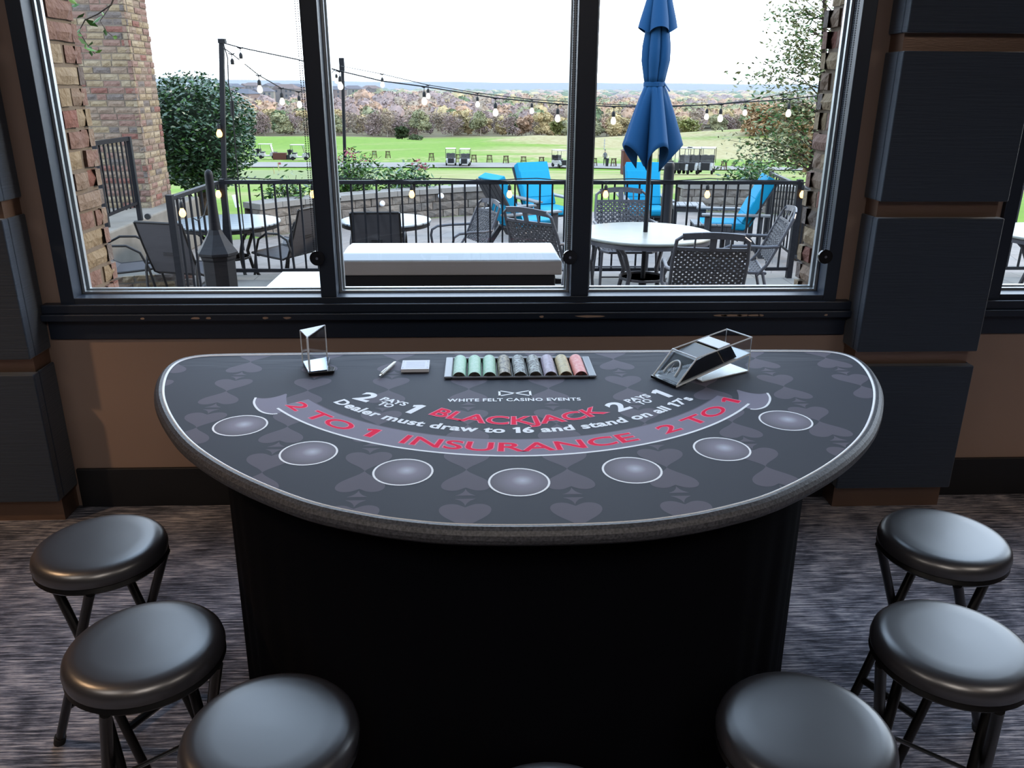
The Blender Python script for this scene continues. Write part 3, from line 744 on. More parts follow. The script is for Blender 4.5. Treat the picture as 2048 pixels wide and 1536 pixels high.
# ================================================================ OUTSIDE: the ground
ZA, ZT = -.32, -.55
GK = [(8.9, -.55), (15.2, -.60), (20, -.95), (30, -1.95), (45, -3.15), (60, -4.3), (92, -7.0), (106, -7.35), (125, -8.2), (160, -9.7), (220, -12.0), (300, -14.5), (420, -16.5), (700, -17.5), (1500, -18), (4000, -19), (9000, -22)]
def gz(x, y):
    z = GK[-1][1]
    for (y0, z0), (y1, z1) in zip(GK, GK[1:]):
        if y <= y1:
            t_ = max(0, (y-y0)/(y1-y0)); z = z0+(z1-z0)*t_; break
    b_ = 0
    for cx, cy_, sx, sy, h in ((14, 190, 16, 16, 2.4), (62, 215, 30, 20, 2.6), (40, 150, 16, 9, .7), (-60, 215, 34, 22, 1.5), (95, 200, 30, 30, 3.0), (-110, 600, 170, 130, 7.), (110, 245, 60, 25, 1.0)):
        b_ += h*math.exp(-((x-cx)/sx)**2-((y-cy_)/sy)**2)
    if y > 110: b_ += .25*math.sin(x*.11+y*.05)*min(1, (y-110)/40)
    return z+b_*(1 if y > 60 else 0)
def ramp_node(n, l, src, a, b_):
    mr = n.new('ShaderNodeMapRange'); mr.interpolation_type = 'SMOOTHSTEP'; mr.inputs['From Min'].default_value = a; mr.inputs['From Max'].default_value = b_
    l.new(src, mr.inputs[0]); return mr.outputs[0]
def mixc(n, l, fac, a, b_):
    mx = n.new('ShaderNodeMix'); mx.data_type = 'RGBA'
    l.new(fac, mx.inputs[0])
    for sk, v in ((mx.inputs[6], a), (mx.inputs[7], b_)):
        if isinstance(v, str): sk.default_value = (*lin(v), 1)
        else: l.new(v, sk)
    return mx.outputs[2]
def mth(n, l, op, a, b_=None):
    k = n.new('ShaderNodeMath'); k.operation = op
    for i, v in enumerate((a, b_)):
        if v is None: continue
        if isinstance(v, (int, float)): k.inputs[i].default_value = v
        else: l.new(v, k.inputs[i])
    return k.outputs[0]
lawn = mat('golf_course_turf', '7aa23c', .9, spec=.1)
n, l = lawn.node_tree.nodes, lawn.node_tree.links; b = n['Principled BSDF']
t = n.new('ShaderNodeTexCoord'); se = n.new('ShaderNodeSeparateXYZ'); l.new(t.outputs['Object'], se.inputs[0])
X_, Y_ = se.outputs['X'], se.outputs['Y']
mp = n.new('ShaderNodeMapping'); mp.inputs['Scale'].default_value = (.018, .085, 1); l.new(t.outputs['Object'], mp.inputs[0])
nz = n.new('ShaderNodeTexNoise'); nz.inputs['Scale'].default_value = 1.; nz.inputs['Detail'].default_value = 5; nz.inputs['Roughness'].default_value = .6; l.new(mp.outputs[0], nz.inputs['Vector'])
n2 = n.new('ShaderNodeTexNoise'); n2.inputs['Scale'].default_value = .9; n2.inputs['Detail'].default_value = 6; l.new(t.outputs['Object'], n2.inputs['Vector'])
tan_ = mixc(n, l, ramp_node(n, l, n2.outputs['Fac'], .35, .65), 'c8b87c', 'ddd09a')
grn = mixc(n, l, ramp_node(n, l, n2.outputs['Fac'], .3, .7), '84b02a', '97c038')
# dormant tan rough: to the right and far, plus wind-blown streaks
wx = mth(n, l, 'ADD', X_, mth(n, l, 'MULTIPLY', nz.outputs['Fac'], 60.))
far_tan = mth(n, l, 'MULTIPLY', ramp_node(n, l, wx, 24, 46), ramp_node(n, l, Y_, 113, 122))
streak = mth(n, l, 'MULTIPLY', ramp_node(n, l, nz.outputs['Fac'], .52, .66), .75)
near_tan = mth(n, l, 'MULTIPLY', mth(n, l, 'MULTIPLY', ramp_node(n, l, nz.outputs['Fac'], .42, .56), .8), ramp_node(n, l, Y_, 93, 80))
gstreak = mth(n, l, 'MULTIPLY', far_tan, ramp_node(n, l, nz.outputs['Fac'], .30, .50))
gstreak = mth(n, l, 'MAXIMUM', gstreak, mth(n, l, 'MULTIPLY', mth(n, l, 'MULTIPLY', streak, ramp_node(n, l, Y_, 112, 125)), .45))
c1 = mixc(n, l, gstreak, grn, tan_)
tee = mth(n, l, 'MULTIPLY', mth(n, l, 'MULTIPLY', ramp_node(n, l, Y_, 104, 110), ramp_node(n, l, Y_, 128, 118)), ramp_node(n, l, n2.outputs['Fac'], .5, .62))
c1 = mixc(n, l, tee, c1, tan_)
c1 = mixc(n, l, near_tan, c1, tan_)
# putting green on the left, paler
dx = mth(n, l, 'DIVIDE', mth(n, l, 'ADD', X_, 17.), 13.); dy = mth(n, l, 'DIVIDE', mth(n, l, 'SUBTRACT', Y_, 62.), 22.)
rr_ = mth(n, l, 'ADD', mth(n, l, 'MULTIPLY', dx, dx), mth(n, l, 'MULTIPLY', dy, dy))
c1 = mixc(n, l, ramp_node(n, l, rr_, 1.05, .95), c1, 'a4b070')
# brown woodland floor beyond the course, and the dry river flat
c1 = mixc(n, l, ramp_node(n, l, mth(n, l, 'ADD', Y_, mth(n, l, 'MULTIPLY', nz.outputs['Fac'], 30.)), 268, 280), c1, '9a8c68')
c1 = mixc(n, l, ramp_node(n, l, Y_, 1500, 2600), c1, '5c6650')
l.new(c1, b.inputs['Base Color'])
g = MB()
ys = [9.2, 12, 15, 18, 22, 26, 31, 37, 44, 52, 60, 68, 76, 84, 92]+list(range(98, 330, 6))+[345, 370, 400, 440, 500, 560, 620, 700, 800, 950, 1200, 1600, 2200, 3000, 4000, 5500, 9000]
nx = 72
for y in ys:
    for i in range(nx+1):
        x = (i/nx-.5)*2*(14+y*1.15); g.v.append((x, y, gz(x, y)-(.25 if y < 15.5 else 0)))
for j in range(len(ys)-1):
    for i in range(nx): a = j*(nx+1)+i; g.f.append((a, a+1, a+nx+2, a+nx+1)); g.mi.append(0)
gr = g.build('ground', lawn, smooth=True); tag(gr, 'rolling golf course turf, bright green with tan dormant patches', 'lawn', kind='structure')
# cart path
g = MB(); pts = []
for i in range(61):
    px = 380+i*(1720-380)/60
    yc = 99.0 if px < 1150 else 99-(px-1150)*.020
    hw = 4.3 if px < 1150 else 4.3+(px-1150)*.003
    p = at(px, 330, yc); pts.append((p.x, yc, hw))
K_ = 8
for x, y, hw in pts:
    for k in range(K_+1):
        yy = y-hw+2*hw*k/K_; g.v.append((x, yy, gz(x, yy)+.10+.0*k))
for i in range(60):
    for k in range(K_): a = i*(K_+1)+k; g.f.append((a, a+K_+1, a+K_+2, a+1)); g.mi.append(0)
tag(g.build('cart_path', mat('pale_asphalt_path', 'aba6a0', .9, vary=(.3, 'b8b2a8', .2))), 'pale grey paved cart path crossing the golf course', 'path')
# far hazy ridge
hm = mat('distant_wooded_ridge', '56644f', .95, vary=(.004, '6a6656', .2))
g = MB(); k = 90
for row, (yy, hb) in enumerate(((5550, -30), (5900, 22), (6400, 34), (7200, -60))):
    for i in range(k+1):
        x = (i/k-.5)*15000; h = hb
        if hb > 0: h = hb*(.55+.55*noise.noise(Vector((x*.0006, row*3.1, 0)))+.25*noise.noise(Vector((x*.002, row*7.7, 2))))+6
        g.v.append((x, yy, h))
for j in range(3):
    for i in range(k): a = j*(k+1)+i; g.f.append((a, a+1, a+k+2, a+k+1)); g.mi.append(0)
tag(g.build('hills', hm, smooth=True), 'low pale blue ridge on the horizon', 'hills', kind='structure')

# ================================================================ patios
def paver_mat(name, c1, c2, mortar, sx, sy, off=.5, rot=0.):
    m = mat(name, c1, .85, spec=.3); n, l = m.node_tree.nodes, m.node_tree.links
    t = n.new('ShaderNodeTexCoord'); mp = n.new('ShaderNodeMapping'); mp.inputs['Rotation'].default_value = (0, 0, rot); l.new(t.outputs['Object'], mp.inputs[0])
    bt = n.new('ShaderNodeTexBrick'); bt.inputs['Scale'].default_value = 1; bt.inputs['Brick Width'].default_value = sx; bt.inputs['Row Height'].default_value = sy
    bt.inputs['Mortar Size'].default_value = .006; bt.inputs['Color1'].default_value = (*lin(c1), 1); bt.inputs['Color2'].default_value = (*lin(c2), 1); bt.inputs['Mortar'].default_value = (*lin(mortar), 1); bt.offset = off
    l.new(mp.outputs[0], bt.inputs['Vector']); nz = n.new('ShaderNodeTexNoise'); nz.inputs['Scale'].default_value = 5; nz.inputs['Detail'].default_value = 6; l.new(t.outputs['Object'], nz.inputs['Vector'])
    mx = n.new('ShaderNodeMix'); mx.data_type = 'RGBA'; mx.blend_type = 'MULTIPLY'; mx.inputs[0].default_value = .5; l.new(bt.outputs['Color'], mx.inputs[6])
    rp = n.new('ShaderNodeValToRGB'); rp.color_ramp.elements[0].position = .3; rp.color_ramp.elements[0].color = (.6, .6, .6, 1); rp.color_ramp.elements[1].position = .6; l.new(nz.outputs['Fac'], rp.inputs[0]); l.new(rp.outputs[0], mx.inputs[7])
    l.new(mx.outputs[2], n['Principled BSDF'].inputs['Base Color']); return m
g = MB(); g.box(-2.9, 8.5, WY+.22, 8.95, ZA-.4, ZA); tag(g.build('patio_floor', paver_mat('grey_tan_pavers', 'aaa39a', 'b8b0a5', '7e7871', .60, .30)), 'grey square-cut paving of the upper patio by the window', 'paving', kind='structure')
g = MB(); k = 40
inn = [(-9, 15.0)]
WL = [(-3.3, 12.6), (-2.9, 13.1), (-2.25, 13.6), (-1.6, 14.1), (-.85, 14.55), (-.2, 14.9), (.30, 15.05)]     # face of the curved seat wall
WRt = [(3.75, 15.3), (4.3, 15.35), (5.0, 15.2), (5.7, 14.9), (6.4, 14.4), (7.1, 13.7)]
poly = [(-9, 8.96), (9, 8.96), (9, 14.0)]+list(reversed(WRt))+[(.3, 15.35)]+list(reversed(WL[:-1]))+[(-4.2, 12.2), (-9, 12.2)]
g.prism(poly, ZT-.25, ZT)
g.box(-9, -2.9, WY+.22, 8.96, ZT-.25, ZT)
tag(g.build('terrace_floor', paver_mat('blush_grey_slabs', 'b8afa8', 'c0b2a8', '8d847c', .9, .45, .5, R(20))), 'pinkish grey slab paving of the lower terrace', 'paving', kind='structure')

# ---- bricks
def brick_face(g, o, u, nrm, length, z0, z1, bl=.200, bh=.066, mo=.012, seed=1, ends=True, depth=.09, rough=.012):
    """courses of rugged bricks on a vertical face: o = corner, u = along, nrm = outwards"""
    rr = random.Random(seed); u, nrm = Vector(u), Vector(nrm); z = z0; row = 0
    while z < z1:
        x = -(bl*.5+mo if row % 2 else 0)*(rr.uniform(.9, 1.1)); 
        while x < length:
            w_ = bl*rr.choice((1, 1, 1, .55)); a, b_ = max(x, 0), min(x+w_, length)
            if b_-a > .025:
                pj = rr.uniform(0, rough); e = .006
                P0 = Vector(o)+u*(a+(rr.uniform(-.5, 1)*rough*.8 if a > 0 else -rr.uniform(0, rough)))
                ln = b_-a+(rr.uniform(0, rough) if b_ >= length else 0); hz = bh*rr.uniform(.93, 1.0)
                nu, nh = max(2, int(ln/.045)), 2
                vs = []; 
                for q in range(nh+1):
                    for p_ in range(nu+1):
                        ed = (p_ in (0, nu)) or (q in (0, nh))
                        d_ = pj - (.008 if ed else 0) + (0 if ed else rr.uniform(-.5, 1)*rough*.5)
                        vs.append(P0+u*(ln*p_/nu+(0 if not ed else rr.uniform(-.3, .3)*e))+nrm*d_+Vector((0, 0, z+hz*q/nh+(rr.uniform(-.3, .3)*e))))
                base = len(vs)
                for q, p_ in [(0, i) for i in range(nu+1)]+[(i, nu) for i in range(1, nh+1)]+[(nh, i) for i in range(nu-1, -1, -1)]+[(i, 0) for i in range(nh-1, 0, -1)]:
                    v = vs[q*(nu+1)+p_]; vs.append(v-nrm*(depth*.5))
                fs = [(q*(nu+1)+p_, q*(nu+1)+p_+1, (q+1)*(nu+1)+p_+1, (q+1)*(nu+1)+p_) for q in range(nh) for p_ in range(nu)]
                loop = [p_ for p_ in range(nu+1)]+[i*(nu+1)+nu for i in range(1, nh+1)]+[nh*(nu+1)+i for i in range(nu-1, -1, -1)]+[i*(nu+1) for i in range(nh-1, 0, -1)]
                L_ = len(loop)
                for i in range(L_): fs.append((loop[(i+1) % L_], loop[i], base+i, base+(i+1) % L_))
                g.add(vs, fs, rr.choice((0, 0, 1, 1, 2, 3, 3, 4, 5)))
            x += w_+mo
        z += bh+mo; row += 1
def pier(name, x0, x1, y0, y1, z0, z1, faces, label, seed, bl=.2, rough=.014):
    g = MB(); g.box(x0+.008, x1-.008, y0+.008, y1-.008, z0, z1, mi=6)
    if 'S' in faces: brick_face(g, (x0, y0, 0), (1, 0, 0), (0, -1, 0), x1-x0, z0, z1, bl, seed=seed, rough=rough)
    if 'N' in faces: brick_face(g, (x1, y1, 0), (-1, 0, 0), (0, 1, 0), x1-x0, z0, z1, bl, seed=seed+1, rough=rough)
    if 'E' in faces: brick_face(g, (x1, y0, 0), (0, 1, 0), (1, 0, 0), y1-y0, z0, z1, bl, seed=seed+2, rough=rough)
    if 'W' in faces: brick_face(g, (x0, y1, 0), (0, -1, 0), (-1, 0, 0), y1-y0, z0, z1, bl, seed=seed+3, rough=rough)
    return tag(g.build(name, BR+[M['mortar']]), label, 'brick pillar', kind='thing')
pier('brick_pier', -2.2, -1.57, WY+.245, 3.56, ZT, 3.2, 'EN', 'rugged multicoloured brick pier right against the left end of the window', 5)
pier('brick_pier', 1.415, 1.93, WY+.245, 3.56, ZA, 3.2, 'WEN', 'rugged brick pier right against the right end of the window', 25)
pier('brick_column', -5.7, -4.245, 11.0, 11.75, .12, 4.6, 'SE', 'tall brick column standing on the concrete plinth beside the round tree', 45, rough=.010)
g = MB(); g.box(-6.4, -4.02, 9.1, 12.2, ZT, .12)
tag(g.build('concrete_plinth', M['concrete'], bevel=.02), 'grey concrete plinth under the tall brick column', 'plinth')
g = MB()
brick_face(g, (-4.9, 8.6, 0), (1, .30, 0), (0, -1, 0), 1.7, ZT, ZT+.16, seed=77, bl=.19)
g.prism([(-4.9, 8.6), (-3.28, 9.09), (-3.6, 9.9), (-5.1, 9.6)], ZT, ZT+.20, mi=6)
tag(g.build('brick_step', BR+[M['concrete']]), 'low brick-faced step with pale slab top behind the reclining grey chair', 'step')

# ---- curved stone seat walls
sm = mat('split_face_stone_block', '8a8078', .95, bump=(14, 1, .03)); n, l = sm.node_tree.nodes, sm.node_tree.links
def stone_wall(name, line, z0, z1, th, label, seed):
    rr = random.Random(seed); o = empty(name, (0, 0, 0), 0, label, 'stone wall')
    pts = [Vector((x, y, 0)) for x, y in line]; segs = []; 
    tot = sum((b_-a).length for a, b_ in zip(pts, pts[1:]))
    def P(s_):
        for a, b_ in zip(pts, pts[1:]):
            L_ = (b_-a).length
            if s_ <= L_: return a+(b_-a)*(s_/L_), (b_-a).normalized()
            s_ -= L_
        return pts[-1], (pts[-1]-pts[-2]).normalized()
    g = MB(); h = (z1-z0-.09)/3
    for r_ in range(3):
        s_ = -.12 if r_ % 2 else 0
        while s_ < tot:
            w_ = rr.choice((.22, .3, .4)); a, b_ = max(0, s_+.006), min(tot, s_+w_-.006)
            if b_-a > .03:
                p0, d0 = P(a); p1, d1 = P(b_); nn = Vector((d0.y, -d0.x, 0)); pj = rr.uniform(0, .018)
                zz0, zz1 = z0+r_*h+.005, z0+(r_+1)*h-.005
                q = []
                for p_, e in ((p0, 0), (p1, 0)): q += [p_+nn*pj]
                mid = (p0+p1)/2+nn*(pj+.022)
                vs = [Vector((p0.x+nn.x*pj, p0.y+nn.y*pj, zz0)), Vector((p1.x+nn.x*pj, p1.y+nn.y*pj, zz0)), Vector((p1.x+nn.x*pj, p1.y+nn.y*pj, zz1)), Vector((p0.x+nn.x*pj, p0.y+nn.y*pj, zz1)), Vector((mid.x, mid.y, (zz0+zz1)/2))]
                vs += [v-nn*th*.5 for v in vs[:4]]
                g.add(vs, [(0, 1, 4), (1, 2, 4), (2, 3, 4), (3, 0, 4), (1, 0, 5, 6), (2, 1, 6, 7), (3, 2, 7, 8), (0, 3, 8, 5)], rr.choice((0, 1, 2)))
            s_ += w_
    for a, b_ in zip(pts, pts[1:]):
        d_ = (b_-a).normalized(); nn = Vector((d_.y, -d_.x, 0)); 
        vs = [a-nn*.02, b_-nn*.02, b_-nn*th, a-nn*th]; g.add([(v.x, v.y, z) for z in (z0, z1-.09) for v in vs], [(4, 5, 6, 7), (0, 1, 5, 4), (2, 3, 7, 6)], 3)
    g.build('stone_courses', [mat('stone_a', 'b0a59b', .95, bump=(18, 1, .02)), mat('stone_b', 'bdb2a6', .95, bump=(18, 1, .02)), mat('stone_c', 'a39a92', .95, bump=(18, 1, .02)), M['mortar']], o)
    g = MB(); s_ = 0
    while s_ < tot-.01:
        a, b_ = s_+.004, min(tot, s_+.42)-.004; p0, d0 = P(a); p1, d1 = P(b_); n0, n1_ = Vector((d0.y, -d0.x, 0)), Vector((d1.y, -d1.x, 0))
        if a == .004: n0 = n1_
        q = [p0+n0*.045, p1+n1_*.045, p1-n1_*(th+.03), p0-n0*(th+.03)]
        g.prism([(v.x, v.y) for v in q], z1-.085, z1); s_ += .42
    g.build('cap_stones', mat('pale_cap_stone', 'c4bfb8', .9, bump=(20, .5, .01)), o)
    return o
sw1 = stone_wall('stone_wall', WL, ZT, -.045, .34, 'curved split-face stone seat wall with pale cap behind the middle round table', 3)
sw2 = stone_wall('stone_wall', WRt, ZT, -.045, .34, 'curved stone seat wall with pale cap behind the right-hand blue cushioned chair', 4)
for (px, py, yy), lb in (((764, 407, 14.05), 'round frosted globe light on the stone wall, left one'), ((882, 392, 14.5), 'round frosted globe light on the stone wall, right one')):
    p = at(px, py, yy); g = MB(); g.lathe([(0, -.05)]+[(.05*math.cos(a), .05*math.sin(a)) for a in [R(x) for x in range(-75, 90, 15)]]+[(0, .05)], 16)
    o = empty('globe_light', p, 0, lb, 'wall light', 'globe lights on the stone wall'); g.build('globe', M['paper'], o, smooth=True)
    g = MB(); g.lathe([(0, 0), (.03, 0), (.03, .22), (0, .22)], 12); g.v = [(x, z, y) for x, y, z in g.v]; g.build('mount', M['iron'], o)

# ---- iron railings
def railing(pts, label, zf, h=1.035, gap=.10, sp_=.128, post_at=(), lowrail=True):
    o = empty('railing', (0, 0, 0), 0, label, 'railing')
    zt, zb = zf+h, zf+gap
    for a, b_ in zip(pts, pts[1:]):
        a_, b2 = Vector((*a, 0)), Vector((*b_, 0)); L_ = (b2-a_).length; d_ = (b2-a_)/L_
        g = MB(); g.bar((a[0], a[1], zt-.019), (b_[0], b_[1], zt-.019), .05, .038); g.build('top_rail', M['iron'], o, bevel=.004)
        g = MB(); g.bar((a[0], a[1], zb), (b_[0], b_[1], zb), .035, .035); g.build('bottom_rail', M['iron'], o)
        k = int(L_/sp_)
        for i in range(1, k):
            p_ = a_+d_*(L_*i/k); g = MB(); g.box(p_.x-.009, p_.x+.009, p_.y-.009, p_.y+.009, zb, zt-.03); g.build('baluster', M['iron'], o)
    for p_ in post_at:
        g = MB(); g.box(p_[0]-.028, p_[0]+.028, p_[1]-.028, p_[1]+.028, zf, zt+.012); g.build('post', M['iron'], o)
    return o
railing([(-2.62, 8.72), (3.37, 8.72)], 'long black iron railing across the middle of the patio', ZA, post_at=((-2.62, 8.72), (3.37, 8.72)))
railing([(-2.70, 7.42), (-2.66, 8.66)], 'short black iron railing running away from us at the left of the patio', ZA, post_at=((-2.70, 7.42),), sp_=.15)
railing([(3.45, 8.72), (7.6, 8.72)], 'black iron railing seen through the right-hand window', ZA, post_at=((5.5, 8.72),))
railing([(4.35, 12.4), (3.98, 9.1)], 'black iron railing section at the right end of the lower terrace', ZT, h=1.0, post_at=((4.35, 12.4),), sp_=.16)
# gate-like panel in front of the brick column
gp = empty('railing_gate', (-4.40, 9.75, .12), 0, 'black iron gate panel with a bottom wheel in front of the tall brick column', 'gate')
a_, b2 = at(188, 287, 9.45), at(257, 277, 9.95); c_, d2 = at(216, 427, 9.45), at(275, 408, 9.95)
rel = lambda v: Vector(v)-Vector((-4.40, 9.75, .12))
g = MB(); g.bar(rel(a_), rel(b2), .04, .045); g.bar(rel(a_+Vector((0, 0, -.78))), rel(b2+Vector((0, 0, -.72))), .03, .03); g.build('gate_rail', M['iron'], gp)
for v, zz in ((a_, .14), (b2, .20)):
    g = MB(); q = rel(v); g.box(q.x-.024, q.x+.024, q.y-.024, q.y+.024, 0, q.z+.02); g.build('gate_post', M['iron'], gp)
for i in range(1, 8):
    v = a_.lerp(b2, i/8); q = rel(v); g = MB(); g.box(q.x-.008, q.x+.008, q.y-.008, q.y+.008, q.z-.77, q.z); g.build('gate_bar', M['iron'], gp)
g = MB(); g.lathe([(0, -.015), (.035, -.015), (.035, .015), (0, .015)], 14); q = rel(b2); g.v = [(x+q.x+.09, z+q.y, y+.045) for x, y, z in g.v]; g.build('wheel', M['rubber'], gp)

# ================================================================ FURNITURE
def arcpts(c, r_, a0, a1, n_, plane='yz', x=0):
    out = []
    for i in range(n_+1):
        a = a0+(a1-a0)*i/n_
        if plane == 'yz': out.append((x, c[0]+r_*math.cos(a), c[1]+r_*math.sin(a)))
        else: out.append((c[0]+r_*math.cos(a), c[1]+r_*math.sin(a), x))
    return out
def weave(g, P, nu, nv, wd, th=.006):
    """P(u, v) -> point and it makes two sets of crossing diagonal straps inside the unit square"""
    for sgn in (1, -1):
        for k in range(-nv, nu+1):
            pts = []
            for i in range(0, 25):
                t_ = i/24; u = (k+nv*t_)/nu if sgn > 0 else (k+nv*(1-t_))/nu; v = t_
                if 0 <= u <= 1: pts.append((u, v))
            if len(pts) < 3: continue
            Q = [P(u, v) for u, v in pts]; zig = [q+P.n*(th*.5*(1 if ((i+(k if sgn > 0 else k+1)) % 2) else -1)) for i, q in enumerate(Q)]
            for a, b_ in zip(zig, zig[1:]): g.bar(a, b_, wd, .004, up=P.n)
class Plane:
    def __init__(s, o, u, v): s.o, s.u, s.v = Vector(o), Vector(u), Vector(v); s.n = s.u.cross(s.v).normalized()
    def __call__(s, a, b_): return s.o+s.u*a+s.v*b_
def woven_chair():
    o = empty('woven_patio_chair', (0, 0, 0), 0, 'x', 'chair', 'woven strap patio armchairs')
    W_ = .27
    # back frame leans back; front is +Y
    g = MB()
    for s_ in (-1, 1):
        g.tube([(s_*W_, .02, .40), (s_*(W_+.005), -.06, .50), (s_*(W_+.005), -.17, .74), (s_*(W_-.01), -.24, .90), (s_*(W_-.06), -.255, .935)], .014, 8)
    g.build('back_frame', M['wicker_frame'], o, smooth=True)
    g = MB(); pts = [(-W_+.05+(2*W_-.10)*i/10, -.256-.03*math.sin(PI*i/10), .928+.018*math.sin(PI*i/10)) for i in range(11)]
    for a, b_ in zip(pts, pts[1:]): g.bar(a, b_, .014, .05, up=(0, -.25, 1))
    pts = [(-W_+.01+(2*W_-.02)*i/8, -.215-.02*math.sin(PI*i/8), .835) for i in range(9)]
    for a, b_ in zip(pts, pts[1:]): g.bar(a, b_, .012, .024, up=(0, -.25, 1))
    g.bar((0, -.247, .84), (0, -.283, .95), .05, .010, up=(0, 1, 0))
    for s_ in (-1, 1): g.bar((s_*.13, -.24, .84), (s_*.13, -.275, .945), .012, .012)
    g.build('top_rail', M['wicker_frame'], o)
    g = MB(); weave(g, Plane((-W_+.012, -.075, .50), (2*W_-.024, 0, 0), (0, -.135, .325)), 11, 8, .020); g.build('woven_back', M['wicker'], o)
    g = MB(); g.tube([(-W_, -.05, .42), (-W_-.01, .15, .425), (-W_-.005, .38, .43), (-W_+.06, .45, .425), (W_-.06, .45, .425), (W_+.005, .38, .43), (W_+.01, .15, .425), (W_, -.05, .42)], .014, 8, closed=True); g.build('seat_frame', M['wicker_frame'], o, smooth=True)
    g = MB(); weave(g, Plane((-W_+.01, -.03, .425), (2*W_-.02, 0, 0), (0, .45, .004)), 11, 9, .022); g.build('woven_seat', M['wicker'], o)
    for s_ in (-1, 1):
        g = MB(); x = s_*(W_+.035)
        g.tube([(s_*(W_+.005), -.14, .66), (x, -.02, .655), (x, .12, .66), (x, .28, .655), (x, .345, .62), (x, .36, .56), (x, .345, .46), (s_*(W_+.01), .33, .42)], .015, 8); g.build('arm', M['wicker_frame'], o, smooth=True)
    for sx in (-1, 1):
        g = MB(); g.tube([(sx*W_, .38, .42), (sx*(W_+.01), .40, .20), (sx*(W_+.015), .42, .0)], .014, 8); g.build('leg', M['wicker_frame'], o, smooth=True)
        g = MB(); g.tube([(sx*W_, -.03, .42), (sx*(W_+.01), -.09, .20), (sx*(W_+.015), -.15, .0)], .014, 8); g.build('leg', M['wicker_frame'], o, smooth=True)
    g = MB(); g.tube([(-W_, .40, .17), (W_, .40, .17)], .008, 6); g.tube([(-W_, -.10, .17), (W_, -.10, .17)], .008, 6); g.build('stretcher', M['wicker_frame'], o)
    return o
def rail_face(x, y, tx, ty): return math.atan2(-(tx-x), (ty-y))
TR = at(1290, 464, 7.41); TRc = Vector((1.50, 7.40, 0))
wc = woven_chair()
wch = [(1.74, 6.18, -1, None, 'woven patio armchair with its back to us in front of the pale round umbrella table'),
       (2.50, 7.30, 0, R(80), 'sunlit woven patio armchair at the right side of the pale umbrella table'),
       (1.48, 8.42, 0, R(180), 'woven patio armchair on the far side of the pale umbrella table'),
       (.58, 7.42, 0, R(-42), 'woven patio armchair left of the umbrella table, behind the right window mullion'),
       (-.10, 9.45, 0, R(116), 'woven patio armchair beyond the railing beside the middle round table'),
       (5.05, 6.35, 0, R(-40), 'woven patio armchair seen through the right-hand window')]
for i, (x, y, _, rz, lb) in enumerate(wch):
    if rz is None: rz = R(-8)
    zf = ZT if y > 8.9 else ZA
    if i == 0: wc.location = (x, y, zf); wc.rotation_euler = (0, 0, rz); wc['label'] = lb
    else: clone(wc, (x, y, zf), rz, lb)
# pale umbrella table
def round_table(name, c, zf, r_, top_m, label, slats=False, hole=True):
    o = empty(name, (c[0], c[1], zf), 0, label, 'table')
    g = MB(); g.lathe([(.0, .690), (r_-.02, .690), (r_, .698), (r_+.004, .710), (r_, .719), (r_-.02, .722), (0, .7225)], 48); g.build('tabletop', top_m, o, smooth=True)
    g = MB(); g.lathe([(r_-.05, .655), (r_-.012, .655), (r_-.012, .690), (r_-.05, .690), (r_-.05, .655)], 40); g.build('apron_ring', M['wicker_frame'] if not slats else M['dark_frame'], o, smooth=True)
    for k in range(4):
        a = PI/4+k*PI/2; ca, sa = math.cos(a), math.sin(a); q = r_*.72
        g = MB(); g.tube([(ca*q*1.0, sa*q, .67), (ca*q*.70, sa*q*.70, .55), (ca*q*.50, sa*q*.50, .36), (ca*q*.62, sa*q*.62, .15), (ca*q*.86, sa*q*.86, .0)], .02, 8); g.build('leg', M['wicker_frame'] if not slats else M['dark_frame'], o, smooth=True)
    g = MB(); g.lathe([(.20*r_/.6, .30), (.22*r_/.6, .30), (.22*r_/.6, .32), (.20*r_/.6, .32), (.20*r_/.6, .30)], 24); g.build('leg_ring', M['wicker_frame'] if not slats else M['dark_frame'], o)
    return o
round_table('round_patio_table', TRc, ZA, .60, M['tabletop_w'], 'round pale stone-topped patio table carrying the closed blue umbrella')
slat = mat('slatted_metal_top', 'b9c4cc', .35); n, l = slat.node_tree.nodes, slat.node_tree.links
t = n.new('ShaderNodeTexCoord'); mp = n.new('ShaderNodeMapping'); mp.inputs['Rotation'].default_value = (0, 0, R(75)); l.new(t.outputs['Object'], mp.inputs[0])
wv = n.new('ShaderNodeTexWave'); wv.inputs['Scale'].default_value = 4.2; wv.wave_profile = 'SIN'; l.new(mp.outputs[0], wv.inputs['Vector'])
rp = n.new('ShaderNodeValToRGB'); rp.color_ramp.elements[0].position = .12; rp.color_ramp.elements[0].color = (*lin('45525c'), 1); rp.color_ramp.elements[1].position = .25; rp.color_ramp.elements[1].color = (*lin('bcc8cf'), 1)
l.new(wv.outputs['Fac'], rp.inputs[0]); l.new(rp.outputs[0], n['Principled BSDF'].inputs['Base Color'])
round_table('round_patio_table', (-1.08, 9.66), ZT, .52, slat, 'round slatted light-topped table behind the railing in the middle', slats=True)
round_table('round_patio_table', (-2.86, 9.55), ZT, .58, slat, 'round slatted light-topped table behind the railing at the left', slats=True)
round_table('round_patio_table', (5.35, 7.35), ZA, .60, M['tabletop_w'], 'round pale-topped table seen through the right-hand window')
